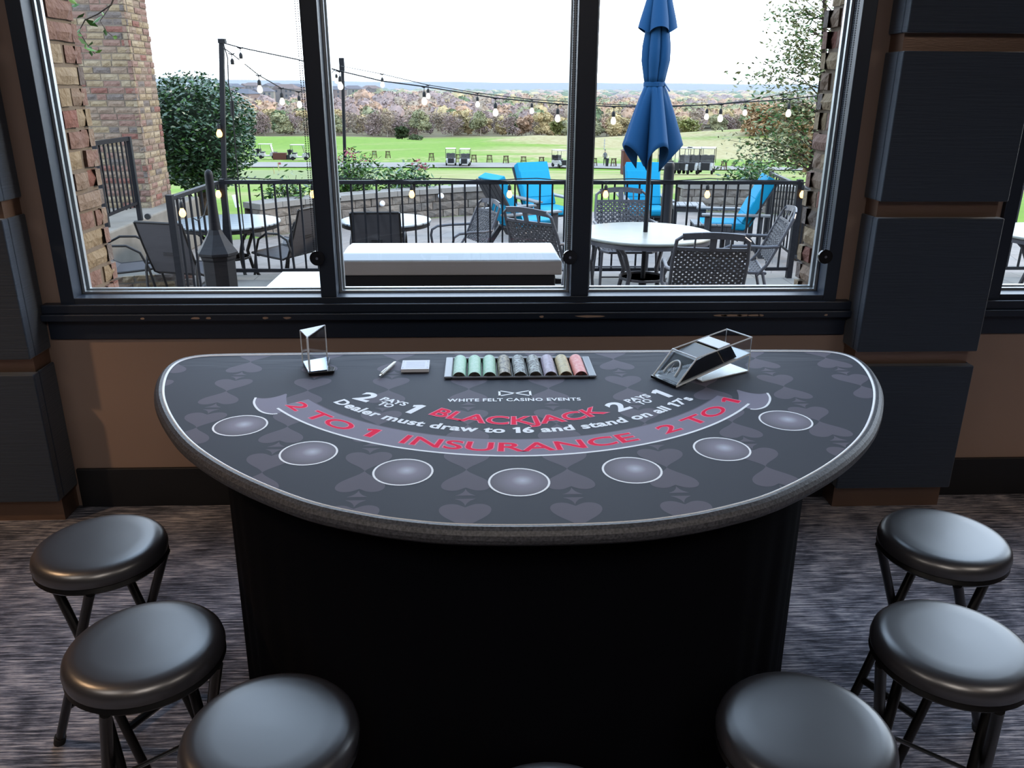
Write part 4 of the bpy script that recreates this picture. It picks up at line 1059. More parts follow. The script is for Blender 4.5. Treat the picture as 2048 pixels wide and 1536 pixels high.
# sling chairs
def sling_chair():
    o = empty('sling_patio_chair', (0, 0, 0), 0, 'x', 'chair', 'sling patio armchairs with dark frames')
    W_ = .25; prof_ = [(.46, .415), (.36, .40), (.18, .385), (.02, .375), (-.05, .41), (-.10, .52), (-.17, .70), (-.25, .93)]
    g = MB()
    for (y0, z0), (y1, z1) in zip(prof_, prof_[1:]):
        nn = Vector((0, -(z1-z0), (y1-y0))).normalized()*.004
        vs = [Vector((x, y, z)) for (y, z) in ((y0, z0), (y1, z1)) for x in (-W_, W_)]
        g.add([v+nn for v in vs]+[v-nn for v in vs], [(0, 1, 3, 2), (4, 6, 7, 5), (0, 2, 6, 4), (1, 5, 7, 3)])
    g.build('sling', M['sling'], o, smooth=True)
    g = MB()
    for s_ in (-1, 1): g.tube([(s_*(W_+.006), y, z) for y, z in prof_], .012, 8)
    g.tube([(-W_, -.25, .93), (W_, -.25, .93)], .012, 8); g.tube([(-W_, .46, .415), (W_, .46, .415)], .012, 8)
    for q in range(3): g.tube([(-W_, -.075-.03*q, .45+.07*q), (W_, -.075-.03*q, .45+.07*q)][:0] or [(-.06, -.145, .60+.02*q), (.06, -.145, .60+.02*q)], .004, 6)
    g.build('frame', M['dark_frame'], o, smooth=True)
    for s_ in (-1, 1):
        x = s_*(W_+.035); g = MB()
        g.tube([(x, -.18, .0), (x, -.16, .20), (x, -.14, .45), (x, -.08, .60), (x, .04, .66), (x, .20, .655), (x, .32, .58), (x, .38, .42), (x, .42, .20), (x, .46, 0)], .013, 8); g.build('arm_leg_loop', M['dark_frame'], o, smooth=True)
        g = MB(); g.tube([(x, .38, .40), (s_*W_, .36, .39)], .010, 6); g.tube([(x, -.12, .50), (s_*W_, -.09, .50)], .010, 6); g.build('bracket', M['dark_frame'], o)
    return o
sc_ = sling_chair()
sl = [(-3.80, 8.62, R(-78), 'light grey reclining sling chair beside the left brick pier'),
      (-3.02, 8.32, R(-16), 'dark sling chair with its back to us left of the short railing'),
      (-2.02, 9.28, R(62), 'dark sling chair facing left at the left slatted table, nearer one'),
      (-1.92, 10.1, R(100), 'dark sling chair right of the left slatted table, farther one'),
      (-1.10, 9.00, R(2), 'sling chair with its back to us in front of the middle slatted table')]
for i, (x, y, rz, lb) in enumerate(sl):
    if i == 0: sc_.location = (x, y, ZT); sc_.rotation_euler = (0, 0, rz); sc_['label'] = lb
    else: clone(sc_, (x, y, ZT), rz, lb)
# cushioned lounge chairs
def lounge():
    o = empty('cushioned_lounge_chair', (0, 0, 0), 0, 'x', 'chair', 'charcoal lounge chairs with turquoise cushions')
    g = MB()
    for k in range(5): g.bar((-.22+.11*k, .10, .22), (-.24+.12*k, -.36, 1.00), .105, .02, up=(0, 1, .5))
    g.build('slatted_back', M['poly'], o)
    for s_ in (-1, 1):
        g = MB(); g.prism([(-.30, .0), (-.20, .0), (.02, .28), (.48, .34), (.48, .0), (.57, .0), (.57, .42), (.0, .36)], s_*.29-.018, s_*.29+.018, Matrix(((0, 0, 1, 0), (1, 0, 0, 0), (0, 1, 0, 0), (0, 0, 0, 1)))); g.build('side_panel', M['poly'], o)
        g = MB(); g.box(s_*.33-.06, s_*.33+.06, -.30, .60, .565, .592); g.build('arm', M['poly_top'], o, bevel=.005)
        g = MB(); g.box(s_*.33-.02, s_*.33+.02, .47, .56, .30, .565); g.box(s_*.33-.02, s_*.33+.02, -.20, -.14, .18, .565); g.build('arm_post', M['poly'], o)
    g = MB(); g.box(-.27, .27, -.02, .57, .34, .36); g.build('seat_slats', M['poly'], o)
    g = MB(); g.box(-.27, .27, -.03, .59, .362, .46); c1 = g.build('seat_cushion', M['cushion'], o, bevel=.03)
    Mb = Matrix.Translation((0, -.0, .44)) @ Matrix.Rotation(R(26), 4, 'X')
    g = MB(); g.box(-.265, .265, -.06, .07, .0, .68, Mb); 
    for q in (.22, .45): g.box(-.255, .255, .060, .078, q-.10, q+.09, Mb)
    g.build('back_cushion', M['cushion'], o, bevel=.03)
    return o
lc = lounge()
ll = [(.93, 12.9, R(-38), 'turquoise cushioned lounge chair standing left of the right mullion, facing right'),
      (.42, 11.35, R(-118), 'turquoise cushioned lounge chair seen from behind beyond the railing, reclined'),
      (2.55, 12.9, R(168), 'turquoise cushioned lounge chair behind the umbrella pole'),
      (3.62, 11.25, R(78), 'turquoise cushioned lounge chair in profile near the right brick pier')]
for i, (x, y, rz, lb) in enumerate(ll):
    rz_ = {0: R(-155), 1: R(-62), 2: R(178), 3: R(82)}[i]
    if i == 0: lc.location = (x, y, ZT); lc.rotation_euler = (0, 0, rz_); lc['label'] = lb
    else: clone(lc, (x, y, ZT), rz_, lb)
# little slatted tables
def side_table():
    o = empty('slatted_side_table', (0, 0, 0), 0, 'x', 'side table', 'charcoal side tables with pale slatted tops')
    g = MB()
    for k in range(5): g.box(-.25+.101*k, -.25+.101*k+.093, -.23, .23, .43, .45)
    g.build('slatted_top', M['poly_top'], o)
    g = MB(); g.box(-.23, .23, -.21, -.19, .35, .43); g.box(-.23, .23, .19, .21, .35, .43); g.box(-.23, -.21, -.19, .19, .35, .43); g.box(.21, .23, -.19, .19, .35, .43); g.build('apron', M['poly'], o)
    for sx in (-1, 1):
        for sy in (-1, 1): g = MB(); g.box(sx*.215-.03, sx*.215+.03, sy*.195-.02, sy*.195+.02, 0, .43); g.build('leg', M['poly'], o)
    return o
s1 = side_table(); s1.location = (3.30, 13.05, ZT); s1.rotation_euler = (0, 0, R(-8)); s1['label'] = 'pale slatted side table farther from the railing, left of the profile lounge chair'
clone(s1, (3.16, 11.2, ZT), R(-6), 'pale slatted side table nearer the railing in front of the profile lounge chair')
clone(s1, (.42, 13.1, ZT), R(15), 'pale slatted side table half hidden behind the woven chairs at centre')

# umbrella
um = empty('closed_umbrella', (TRc.x, TRc.y, ZA), 0, 'closed royal blue patio umbrella tied round its pole above the pale round table', 'umbrella')
uc = Vector((TRc.x, TRc.y, ZA))
g = MB(); g.lathe([(0, .05), (.021, .05), (.021, 2.95), (.0, 2.95)], 14); g.build('pole', M['iron'], um, smooth=True)
g = MB(); g.lathe([(0, 0), (.24, 0), (.25, .04), (.06, .07), (.035, .09), (.035, .30), (0, .30)], 28); g.build('base', M['iron'], um, smooth=True)
# canopy: eight hanging folds; radius profile taken down the pole
def canopy(prof_, nf, n_=96, ph=0., seed=0, scallop=0.):
    g = MB(); N = len(prof_)
    for i, (r_, z, dpt) in enumerate(prof_):
        for k in range(n_):
            a = 2*PI*k/n_; fld = abs(math.cos(nf*a/2+ph)); fld = fld**.6
            tw = .18*math.sin(z*3+1)
            rr_ = r_*(1-dpt*(1-fld)); dz = -scallop*fld*(1 if i == N-1 else 0)
            g.v.append((rr_*math.cos(a+tw), rr_*math.sin(a+tw), z+dz))
    for i in range(N-1):
        for k in range(n_): k2 = (k+1) % n_; g.f.append((i*n_+k, i*n_+k2, (i+1)*n_+k2, (i+1)*n_+k)); g.mi.append(0)
    return g
zt = lambda z: z-ZA
c_ = canopy([(.085, zt(1.655), .2), (.10, zt(1.72), .25), (.125, zt(1.84), .3), (.125, zt(1.95), .3), (.105, zt(2.08), .3), (.085, zt(2.2), .3), (.055, zt(2.45), .3), (.03, zt(2.62), .2)], 6)
n_ = 96; rows_ = 12; b0 = len(c_.v)
for i in range(rows_+1):                       # the loose skirt below the strap: outward folds end high, inward ones hang low
    t_ = i/rows_
    for k in range(n_):
        a = 2*PI*k/n_; fld = abs(math.cos(2.5*a+.55))**.75; tw = .18*math.sin(zt(1.655)*3+1)
        r1 = .095+.185*fld; z1 = .93+.235*fld; r0 = .085*(1-.2*(1-abs(math.cos(3*a))**.6))
        rr_ = r0+(r1-r0)*(t_**.85); z_ = 1.655+(z1-1.655)*t_
        c_.v.append((rr_*math.cos(a+tw), rr_*math.sin(a+tw), zt(z_)))
for i in range(rows_):
    for k in range(n_): k2 = (k+1) % n_; c_.f.append((b0+i*n_+k, b0+(i+1)*n_+k, b0+(i+1)*n_+k2, b0+i*n_+k2)); c_.mi.append(0)
cn_ = c_.build('canopy', M['canopy'], um, smooth=True); sm_ = cn_.modifiers.new('cloth', 'SOLIDIFY'); sm_.thickness = .004
c2 = canopy([(.165, zt(2.10), .42), (.150, zt(2.16), .40), (.115, zt(2.28), .35), (.08, zt(2.42), .3), (.05, zt(2.60), .2), (.02, zt(2.70), 0)], 4, ph=.4)
for k in range(n_):
    a = 2*PI*k/n_; fld = abs(math.cos(2*a+.4)); x, y, z = c2.v[k]; c2.v[k] = (x, y, z-.05*(1-fld))
c2.build('top_vent', M['canopy'], um, smooth=True)
g = MB(); g.lathe([(.086, zt(1.635)), (.092, zt(1.64)), (.092, zt(1.67)), (.086, zt(1.675))], 24); g.bar((.08, -.04, zt(1.66)), (.12, -.07, zt(1.60)), .02, .006); g.build('tie_strap', M['canopy'], um)

# grill under the middle pane
gl = empty('gas_grill', (-.14, 4.05, ZA), 0, 'stainless steel gas grill with closed lid just outside the middle pane', 'grill')
g = MB(); hw = .535
lid = [(-.17, 1.105), (-.17, 1.175), (-.13, 1.205), (-.02, 1.215), (.14, 1.205), (.22, 1.15), (.22, 1.105)]
n_ = len(lid)
vs = [(-hw, y, z) for y, z in lid]+[(hw, y, z) for y, z in lid]
for i, (x, y, z) in enumerate(vs):
    if z > 1.18: vs[i] = (x*(1-.055), y, z)
g.add(vs, [tuple(range(n_)), tuple(reversed(range(n_, 2*n_)))]+[(i, n_+i, n_+(i+1) % n_, (i+1) % n_) for i in range(n_)])
g.build('lid', M['steel'], gl, bevel=.006)
g = MB(); g.box(-hw+.03, hw-.03, -.155, .21, .86, 1.104); g.build('firebox', M['steel_dark'], gl, bevel=.008)
g = MB(); g.box(-hw+.05, hw-.05, -.15, .20, .10, .86); g.build('cabinet', M['steel_dark'], gl, bevel=.006)
for sx in (-1, 1):
    g = MB()
    for q in range(4): g.box(sx*(hw-.012)-.014, sx*(hw-.012)+.014, -.12, -.10, .90+.05*q, .925+.05*q)
    g.build('hinge', M['steel_dark'], gl)
for sx, sy in ((-1, -.1), (1, -.1), (-1, .15), (1, .15)):
    g = MB(); g.lathe([(0, -.015), (.05, -.015), (.05, .015), (0, .015)], 14); g.v = [(z+sx*.42, x+sy, y+.05) for x, y, z in g.v]; g.build('wheel', M['rubber'], gl)
g = MB(); g.prism([(-.89, -.24), (-hw+.02, -.24), (-hw+.02, .21), (-.885, .21)], 1.02, 1.045); g.build('side_shelf', M['shelf'], gl, bevel=.004)
# octagonal pedestal with a round post: black
oc = empty('octagonal_post', (-1.735, 5.5, ZA), 0, 'black octagonal pedestal post with a flared collar and rounded top, inside the railing corner', 'post')
ro = lambda prof_: (lambda g: (g.lathe(prof_, 8), g)[1])(MB())
ro([(.125, 0), (.125, .05), (.108, .07), (.108, .86), (.118, .875), (.118, .89)]).build('pedestal', M['iron'], oc)
ro([(.118, .89), (.133, .90), (.133, .915), (.10, .96), (.055, 1.03), (.042, 1.06)]).build('flared_collar', M['iron'], oc)
g = MB(); g.lathe([(.038, 1.05), (.030, 1.20), (.0265, 1.38), (.0265, 1.41), (.022, 1.43), (.010, 1.442), (0, 1.445)], 20); g.build('round_post', M['iron'], oc, smooth=True)
# slim dark post beyond the railing
sp2 = empty('bollard_post', (2.72, 12.0, ZT), 0, 'slim dark tapered post beyond the railing right of the umbrella', 'post')
g = MB(); g.lathe([(.10, 0), (.10, .04), (.085, .06), (.075, 1.1), (.075, 1.14), (.06, 1.17), (0, 1.175)], 14); g.build('post_shaft', M['iron'], sp2, smooth=True)
# boulder, slab and garden bed at the left
g = MB(); rr = random.Random(5)
bm = bmesh.new(); bmesh.ops.create_icosphere(bm, subdivisions=3, radius=1)
for v in bm.verts:
    d_ = 1+.35*noise.noise(v.co*1.6)+.12*noise.noise(v.co*5); v.co = Vector((v.co.x*.42*d_, v.co.y*.20*d_, max(-.3, v.co.z)*.16*d_))
me = bpy.data.meshes.new('boulder'); bm.to_mesh(me); bm.free(); me.materials.append(M['boulder'])
bo = bpy.data.objects.new('boulder', me); COL.objects.link(bo); bo.location = (-3.12, 7.55, ZA-.03); bo.rotation_euler = (0, 0, R(-8))
tag(bo, 'flat reddish sandstone boulder at the foot of the short railing', 'boulder')
g = MB(); g.prism([(-3.9, 7.0), (-1.9, 6.9), (-1.75, 7.5), (-2.2, 7.95), (-3.9, 8.0)], ZA-.2, ZA+.012)
tag(g.build('garden_bed', M['mulch']), 'small bed of brown mulch around the short railing', 'garden bed', kind='structure')
g = MB(); g.prism([(-4.2, 6.5), (-1.9, 6.4), (-1.9, 6.88), (-4.2, 6.98)], ZT, ZA+.03); g.prism([(-4.2, 7.99), (-2.8, 7.96), (-2.8, 8.12), (-4.2, 8.18)], ZT, ZA+.02)
tag(g.build('stone_edging', M['concrete'], bevel=.008), 'pale stone edging around the mulch bed', 'edging')
# ================================================================ STRING LIGHTS
def bulb_parts(o, p, s_=1., drop=.10, warm=False, tilt=0.):
    g = MB(); g.tube([(p[0], p[1], p[2]), (p[0], p[1], p[2]-drop+.055)], .0035*s_, 5); g.tube([(p[0]-.03, p[1], p[2]+.002), (p[0], p[1], p[2]-.012), (p[0]+.03, p[1], p[2]+.002)], .006, 5)
    g.lathe([(.004, 0), (.012*s_, -.008), (.018*s_, -.02), (.019*s_, -.055), (.015*s_, -.058)], 10, (p[0], p[1], p[2]-drop+.055)); so_ = g.build('socket', M['wire'], o, smooth=True)
    g = MB(); z0 = p[2]-drop
    g.lathe([(.012*s_, -.003), (.016*s_, -.012), (.026*s_, -.032), (.029*s_, -.050), (.025*s_, -.068), (.014*s_, -.079), (0, -.082)], 14, (p[0], p[1], z0)); b_ = g.build('bulb', M['bulb_warm'] if warm else M['bulb'], so_, smooth=True)
def wire(g, pts, r_=.006): g.tube(pts, r_, 6)
def px3(L): return [at(x, y, Y) for x, y, Y in L]
s1 = empty('string_light', (0, 0, 0), 0, 'nearer cable of round bulbs sagging across the view from the left pole', 'string lights')
A_ = px3([(447, 86, 8.9), (480, 95, 8.9), (595, 119, 8.95), (680, 142, 9), (764, 162, 9), (848, 173, 9), (991, 196, 9), (1116, 208, 9), (1228, 213, 9), (1330, 214, 9), (1443, 208, 9), (1580, 198, 9), (1645, 190, 9), (1700, 180, 9)])
g = MB(); wire(g, A_); g.build('cable', M['wire'], s1, smooth=True)
for (x, y, Y) in ((480, 95, 8.9), (679, 142, 9), (848, 173, 9), (991, 196, 9), (1116, 208, 9), (1228, 213, 9), (1443, 208, 9), (1580, 198, 9)): bulb_parts(s1, at(x, y, Y), 1.0)
s2 = empty('string_light', (0, 0, 0), 0, 'farther cable of smaller bulbs dipping from the left pole and rising to the far pole', 'string lights')
B_ = px3([(449, 97, 8.9), (463, 107, 9), (517, 150, 9.4), (562, 176, 9.8), (597, 183, 10.2), (640, 178, 10.6), (668, 140, 12)])
g = MB(); wire(g, B_); 
C_ = px3([(682, 132, 14.5), (764, 148, 12.5), (856, 170, 12), (955, 186, 11.7), (1064, 199, 11.5), (1180, 207, 11.3), (1300, 212, 11), (1415, 210, 11), (1492, 202, 11), (1567, 188, 11), (1640, 170, 11)])
wire(g, C_, .005); g.build('cable', M['wire'], s2, smooth=True)
for (x, y, Y) in ((463, 107, 9), (517, 150, 9.4), (562, 176, 9.8), (597, 183, 10.2), (652, 168, 11), (672, 141, 13), (764, 148, 12.5), (856, 170, 12), (955, 186, 11.7), (1064, 199, 11.5), (1415, 210, 11), (1492, 202, 11), (1567, 188, 11)): bulb_parts(s2, at(x, y, Y), 1.05)
s3 = empty('string_light', (0, 0, 0), 0, 'cable wound along the top rail with amber glowing bulbs hanging below it', 'string lights')
RZ = ZA+1.035
g = MB(); q = [(-2.6+i*.2, 8.70+.03*math.sin(i*2.1), RZ+.012+.010*math.sin(i*1.3)) for i in range(30)]; wire(g, q, .005)
wire(g, [at(384, 435, 7.6), at(395, 441, 7.8), at(408, 430, 8.1), at(415, 400, 8.4), at(418, 375, 8.6)], .005); g.build('cable', M['wire'], s3, smooth=True)
for x in (435, 624, 823, 1019, 1212, 1416, 1607):
    p = at(x, 372, 8.66); bulb_parts(s3, (p.x, 8.66, RZ-.005), 1.0, .085, True)
p = at(362, 410, 7.35); bulb_parts(s3, (p.x, 7.36, p.z+.06), 1.0, .085, True)
# poles
g = MB(); p0, p1 = at(443, 80, 8.9), at(450, 480, 8.9)
po = empty('light_pole', (p0.x-.0, 8.9, ZA), 0, 'tall dark square pole at the railing corner holding the string lights', 'pole')
pb = at(451, 480, 8.9)-p0; g.bar((pb.x, 0, pb.z+(p0.z-ZA)), (0, 0, p0.z-ZA), .044, .044); g.bar((pb.x, 0, 0), (pb.x, 0, pb.z+(p0.z-ZA)), .044, .044); g.build('pole_shaft', M['iron'], po)
g = MB(); g.box(-.03, .04, -.03, .03, p0.z-ZA-.03, p0.z-ZA+.012); g.build('pole_cap', M['iron'], po)
g = MB(); wire(g, [Vector((.02, -.03, 2.35)), Vector((.05, -.03, 2.2)), Vector((.03, -.03, 1.95)), Vector((.055, -.03, 1.78)), Vector((.04, -.03, 1.6)), Vector((.03, -.03, 1.2)), Vector((.03, -.03, .4))], .006); g.tube([(.05, -.035, 1.80), (.04, -.035, 1.66)], .02, 8); g.build('coiled_cable', M['wire'], po)
p = at(437, 252, 8.85); bulb_parts(s2, (p.x, p.y, p.z+.06), 1.05, .09, True)
p0 = at(682, 118, 14.5)
po = empty('light_pole', (p0.x, 14.62, -.8), 0, 'slim dark pole rising from the shrubs behind the stone wall', 'pole')
g = MB(); g.tube([(-.10, 0, 0), (0, 0, p0.z+.8)], .028, 10); g.build('pole_shaft', M['iron'], po, smooth=True)
g = MB(); g.box(-.05, .03, -.04, .04, p0.z+.62, p0.z+.82); g.build('pole_hook', M['iron'], po)
# path spotlight on the grass
p = at(474, 405, 11.6)
pl = empty('path_light', (p.x, 11.6, ZT), 0, 'small silver path light on a stake beyond the left slatted table', 'path light')
g = MB(); g.tube([(0.03, 0, 0), (.0, 0, .62)], .008, 6); g.build('stake', M['iron'], pl)
g = MB(); g.tube([(0, 0, .60), (-.02, -.02, .76)], [.03, .034], 10); g.build('lamp_head', M['paper'], pl)
# ================================================================ PLANTS
def leaves(g, pts, size, rr, flat=.35, mi=(0,), up=.3):
    for p in pts:
        s_ = size*rr.uniform(.6, 1.25); a = rr.uniform(0, 2*PI); e = rr.uniform(-1, 1.2)*(1-up)
        d_ = Vector((math.cos(a), math.sin(a), e)).normalized(); q = d_.cross(Vector((rr.uniform(-1, 1), rr.uniform(-1, 1), rr.uniform(.2, 1)))).normalized()
        nn = d_.cross(q); k = s_*flat
        g.add([p-d_*s_*.5, p+q*k*.5+nn*k*.1, p+d_*s_*.5, p-q*k*.5+nn*k*.1], [(0, 1, 2, 3)], rr.choice(mi))
def blob_pts(rr, c, rad, n_, shell=.35):
    out = []
    for _ in range(n_):
        v = Vector((rr.gauss(0, 1), rr.gauss(0, 1), rr.gauss(0, 1))).normalized(); k = 1-shell*rr.random()**1.6
        k *= 1+.10*noise.noise(v*2.3+Vector(c))
        out.append(Vector(c)+Vector((v.x*rad[0]*k, v.y*rad[1]*k, v.z*rad[2]*k)))
    return out
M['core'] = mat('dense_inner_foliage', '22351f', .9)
rr = random.Random(11)
# round-headed evergreen beside the column
tp = empty('round_evergreen_tree', (-4.42, 13.5, ZT-.05), 0, 'round-headed dense dark green tree on a short trunk beside the tall brick column', 'tree')
g = MB()
for dx, k in ((0, 1), (.05, .7)): g.tube([(dx*0, 0, 0), (.01+dx, 0, .35), (.02-dx, .03, .75), (-.02+dx*3, 0, 1.1)], [.085*k, .075*k, .07*k, .05*k], 10)
g.tube([(-.03, 0, .1), (-.12, 0, .45), (-.30, .02, .85)], [.04, .035, .03], 8); g.build('trunk', M['bark'], tp, smooth=True)
g = MB(); C0 = (.02, 0, 1.50)
L0 = blob_pts(rr, C0, (.93, .85, .86), 10500, .30)
leaves(g, L0, .085, rr, .42, (0, 0, 0, 0, 1, 2))
leaves(g, [Vector((C0[0]+q, rr.gauss(0, .2), 1.50+.86*math.sqrt(max(0, 1-(q/.93)**2))+rr.uniform(-.04, .07))) for q in [rr.uniform(-.85, .85) for _ in range(260)]], .08, rr, .4, (0, 1))
leaves(g, [Vector((C0[0]+rr.uniform(-.7, .7), rr.gauss(0, .3), .82+rr.uniform(-.10, .12))) for _ in range(500)], .08, rr, .4, (0, 1))
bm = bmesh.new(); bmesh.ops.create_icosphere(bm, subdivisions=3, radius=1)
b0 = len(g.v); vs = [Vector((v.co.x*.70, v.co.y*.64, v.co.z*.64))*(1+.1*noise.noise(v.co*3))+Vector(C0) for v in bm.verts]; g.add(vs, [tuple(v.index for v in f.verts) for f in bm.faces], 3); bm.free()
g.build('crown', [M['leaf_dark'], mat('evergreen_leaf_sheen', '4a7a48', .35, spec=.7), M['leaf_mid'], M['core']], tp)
# shrubs behind the seat walls
def shrub(c, rad, h, label, nl, flowers=0, leaf=.10, mats=None, seed=1, stems=9):
    rr = random.Random(seed); o = empty('flowering_shrub' if flowers else 'leafy_shrub', c, 0, label, 'shrub')
    g = MB(); tips = []
    for k in range(stems):
        a = rr.uniform(0, 2*PI); q = rr.uniform(.2, 1)*rad; t_ = (q*math.cos(a), q*math.sin(a)*.7, h*rr.uniform(.65, 1)*(1-.25*q/rad))
        g.tube([(0, 0, 0), (t_[0]*.35, t_[1]*.35, t_[2]*.5), t_], [.014, .009, .004], 5); tips.append(Vector(t_))
    g.build('stems', M['bark'], o)
    g = MB()
    pts = []
    for t_ in tips:
        for _ in range(nl//stems):
            f = rr.uniform(.22, 1.05); p = Vector((t_.x*(.35*min(1, f*2)+.65*max(0, f-.35)/.65 if f > .35 else .35*f*2), t_.y*f, t_.z*f)); sc = .11+.06*f
            pts.append(p+Vector((rr.gauss(0, sc), rr.gauss(0, sc), rr.gauss(0, .05))))
    leaves(g, pts, leaf, rr, .32, (0, 0, 1, 2)); g.build('foliage', mats or [M['leaf_mid'], M['leaf_dark'], M['leaf_light']], o)
    if flowers:
        g = MB(); P_ = []
        for t_ in sorted(tips, key=lambda v: -v.z)[:flowers]:
            for _ in range(22): P_.append(t_+Vector((rr.gauss(0, .06), rr.gauss(0, .06), rr.uniform(-.02, .09))))
        leaves(g, P_, .055, rr, .8); g.build('flowers', M['flower'], o)
    return o
shrub((-2.18, 14.55, -.55), .50, 1.22, 'tall flowering shrub with pink blooms behind the curved stone wall, by the far pole', 2600, 5, seed=3, stems=16)
shrub((-1.32, 14.95, -.55), .44, 1.05, 'lighter green leafy shrub behind the curved stone wall, right of the pink-flowered one', 1300, 2, leaf=.13, seed=5, stems=12)
shrub((-3.05, 13.6, -.58), .40, .95, 'green leafy shrub left of the left mullion, behind the wall end', 1100, 0, leaf=.12, seed=8, stems=11)
shrub((5.2, 15.9, -.60), .48, 1.10, 'bright green leafy shrub behind the stone wall near the right brick pier', 1500, 0, leaf=.13, seed=9, stems=12)
shrub((.05, 15.5, -.60), .14, .72, 'small young plant with few leaves at the right end of the curved wall', 60, 0, leaf=.10, seed=12, stems=3)
# open-crowned tree right, its leaves against the sky
tr = empty('open_crowned_tree', (4.28, 10.8, ZT), 0, 'loose olive-leaved tree reaching in from behind the right brick pier', 'tree')
g = MB(); rr = random.Random(21); P_ = []
g.tube([(0, 0, 0), (.05, 0, 1.2), (.02, 0, 2.4), (-.1, 0, 3.4)], [.07, .06, .045, .02], 8)
for k in range(40):
    z0 = rr.uniform(1.1, 3.1); ln = rr.uniform(.35, 1.0)*(1.15-.22*max(0, z0-1.6)); a = rr.uniform(PI*.75, PI*1.25) if k % 3 else rr.uniform(0, 2*PI)
    b0 = Vector((.02, 0, z0)); e0 = b0+Vector((math.cos(a)*ln, math.sin(a)*ln*.7, rr.uniform(.0, .5)*ln)); m0 = b0.lerp(e0, .5)+Vector((0, 0, .08))
    g.tube([b0, m0, e0], [.008, .005, .002], 5)
    for _ in range(120):
        f = rr.uniform(.15, 1.1); P_.append(b0.lerp(e0, f)+Vector((rr.gauss(0, .09), rr.gauss(0, .09), rr.gauss(0, .09))))
g.build('branches', M['bark'], tr)
g = MB(); leaves(g, P_, .072, rr, .42, (0, 0, 1, 2)); g.build('foliage', [mat('olive_leaves', 'b8bf86', .55), M['leaf_mid'], M['leaf_olive']], tr)
# sprig hanging in front of the column
sg = empty('leafy_branch', at(215, -30, 5.3), 0, 'thin leafy branch hanging in at the top left in front of the brick column', 'branch')
g = MB(); o0 = at(215, -30, 5.3); T_ = [at(x, y, 5.3)-o0 for x, y in ((250, -60), (222, 10), (196, 28), (170, 40), (158, 62), (172, 86), (190, 108))]
g.tube(T_, [.005, .005, .004, .004, .003, .003, .002], 5); T2_ = [at(x, y, 5.35)-o0 for x, y in ((222, 10), (200, 42), (212, 62), (232, 78))]; g.tube(T2_, .002, 4); g.build('twig', M['bark'], sg)
g = MB(); rr = random.Random(4); P_ = [at(x+rr.gauss(0, 5), y+rr.gauss(0, 5), 5.3+rr.uniform(-.04, .04))-o0 for x, y in ((150, 8), (160, 30), (175, 50), (158, 64), (164, 80), (172, 92), (180, 100), (188, 112), (196, 104), (214, 70), (232, 74), (190, 44), (200, 30), (140, 5), (176, 96), (184, 90), (150, 60))]
leaves(g, P_, .070, rr, .42, (0, 1)); g.build('foliage', [M['leaf_mid'], M['leaf_light']], sg)

# ================================================================ THE WOODS BEYOND
def wood_tree(seed, h, rad, bare):
    rr = random.Random(seed); g = MB()
    g.tube([(0, 0, 0), (rr.uniform(-.2, .2), 0, h*.3), (rr.uniform(-.4, .4), 0, h*.6)], [.22, .17, .08], 5, mi=1)
    for k in range(5):
        a = rr.uniform(0, 2*PI); q = rad*.7; g.tube([(0, 0, h*rr.uniform(.2, .4)), (q*.5*math.cos(a), q*.5*math.sin(a), h*.55), (q*math.cos(a), q*math.sin(a), h*.8)], [.10, .06, .03], 4, mi=1)
    nb = 9
    for k in range(nb):
        a = rr.uniform(0, 2*PI); q = rr.uniform(0, .62)*rad; c = Vector((q*math.cos(a), q*math.sin(a), h*(rr.uniform(.42, .80) if k < 6 else rr.uniform(.2, .4)))); r_ = rad*rr.uniform(.36, .55)
        pts = blob_pts(rr, c, (r_, r_, r_*.8), 120 if bare else 160, .45)
        leaves(g, pts,   .72 if bare else .82, rr, .5 if bare else .75, (0,), up=.1)
        if not bare:
            bm = bmesh.new(); bmesh.ops.create_icosphere(bm, subdivisions=1, radius=1)
            vs = [Vector((v.co.x*r_*.78, v.co.y*r_*.78, v.co.z*r_*.62))*(1+.15*rr.random())+c for v in bm.verts]; g.add(vs, [tuple(v.index for v in f.verts) for f in bm.faces], 0); bm.free()
    me_o = g.build('tmp', [M['leaf_mid'], M['bark']]); me = me_o.data; bpy.data.objects.remove(me_o); return me
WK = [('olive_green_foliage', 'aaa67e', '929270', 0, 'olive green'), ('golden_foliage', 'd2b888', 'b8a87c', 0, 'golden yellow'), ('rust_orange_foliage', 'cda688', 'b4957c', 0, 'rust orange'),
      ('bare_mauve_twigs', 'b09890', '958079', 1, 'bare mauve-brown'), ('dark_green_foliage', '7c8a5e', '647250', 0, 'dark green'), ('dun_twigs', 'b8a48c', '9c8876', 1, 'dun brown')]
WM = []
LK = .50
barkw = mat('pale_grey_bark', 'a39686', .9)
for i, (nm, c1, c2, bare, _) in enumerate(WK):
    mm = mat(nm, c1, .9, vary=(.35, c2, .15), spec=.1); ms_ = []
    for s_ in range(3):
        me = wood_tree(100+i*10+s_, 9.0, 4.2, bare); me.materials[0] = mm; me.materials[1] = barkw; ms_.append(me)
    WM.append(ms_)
LK = .27
rr = random.Random(99)
lab = {}
NT = 0
def put_tree(x, y, k, sc, name='woodland_tree', label=None):
    o = bpy.data.objects.new(name, rr.choice(WM[k])); COL.objects.link(o)
    o.location = (x, y, gz(x, y)-.3); o.rotation_euler = (0, 0, rr.uniform(0, 6.28)); o.scale = (sc*rr.uniform(.9, 1.15), sc*rr.uniform(.9, 1.15), sc*rr.uniform(.85, 1.1))
    tag(o, label or f'{WK[k][4]} autumn tree in the woods beyond the golf course', 'tree', f'{WK[k][4]} woodland trees')
    return o
rowsY = [272, 279, 287, 296, 306, 318, 332, 348]
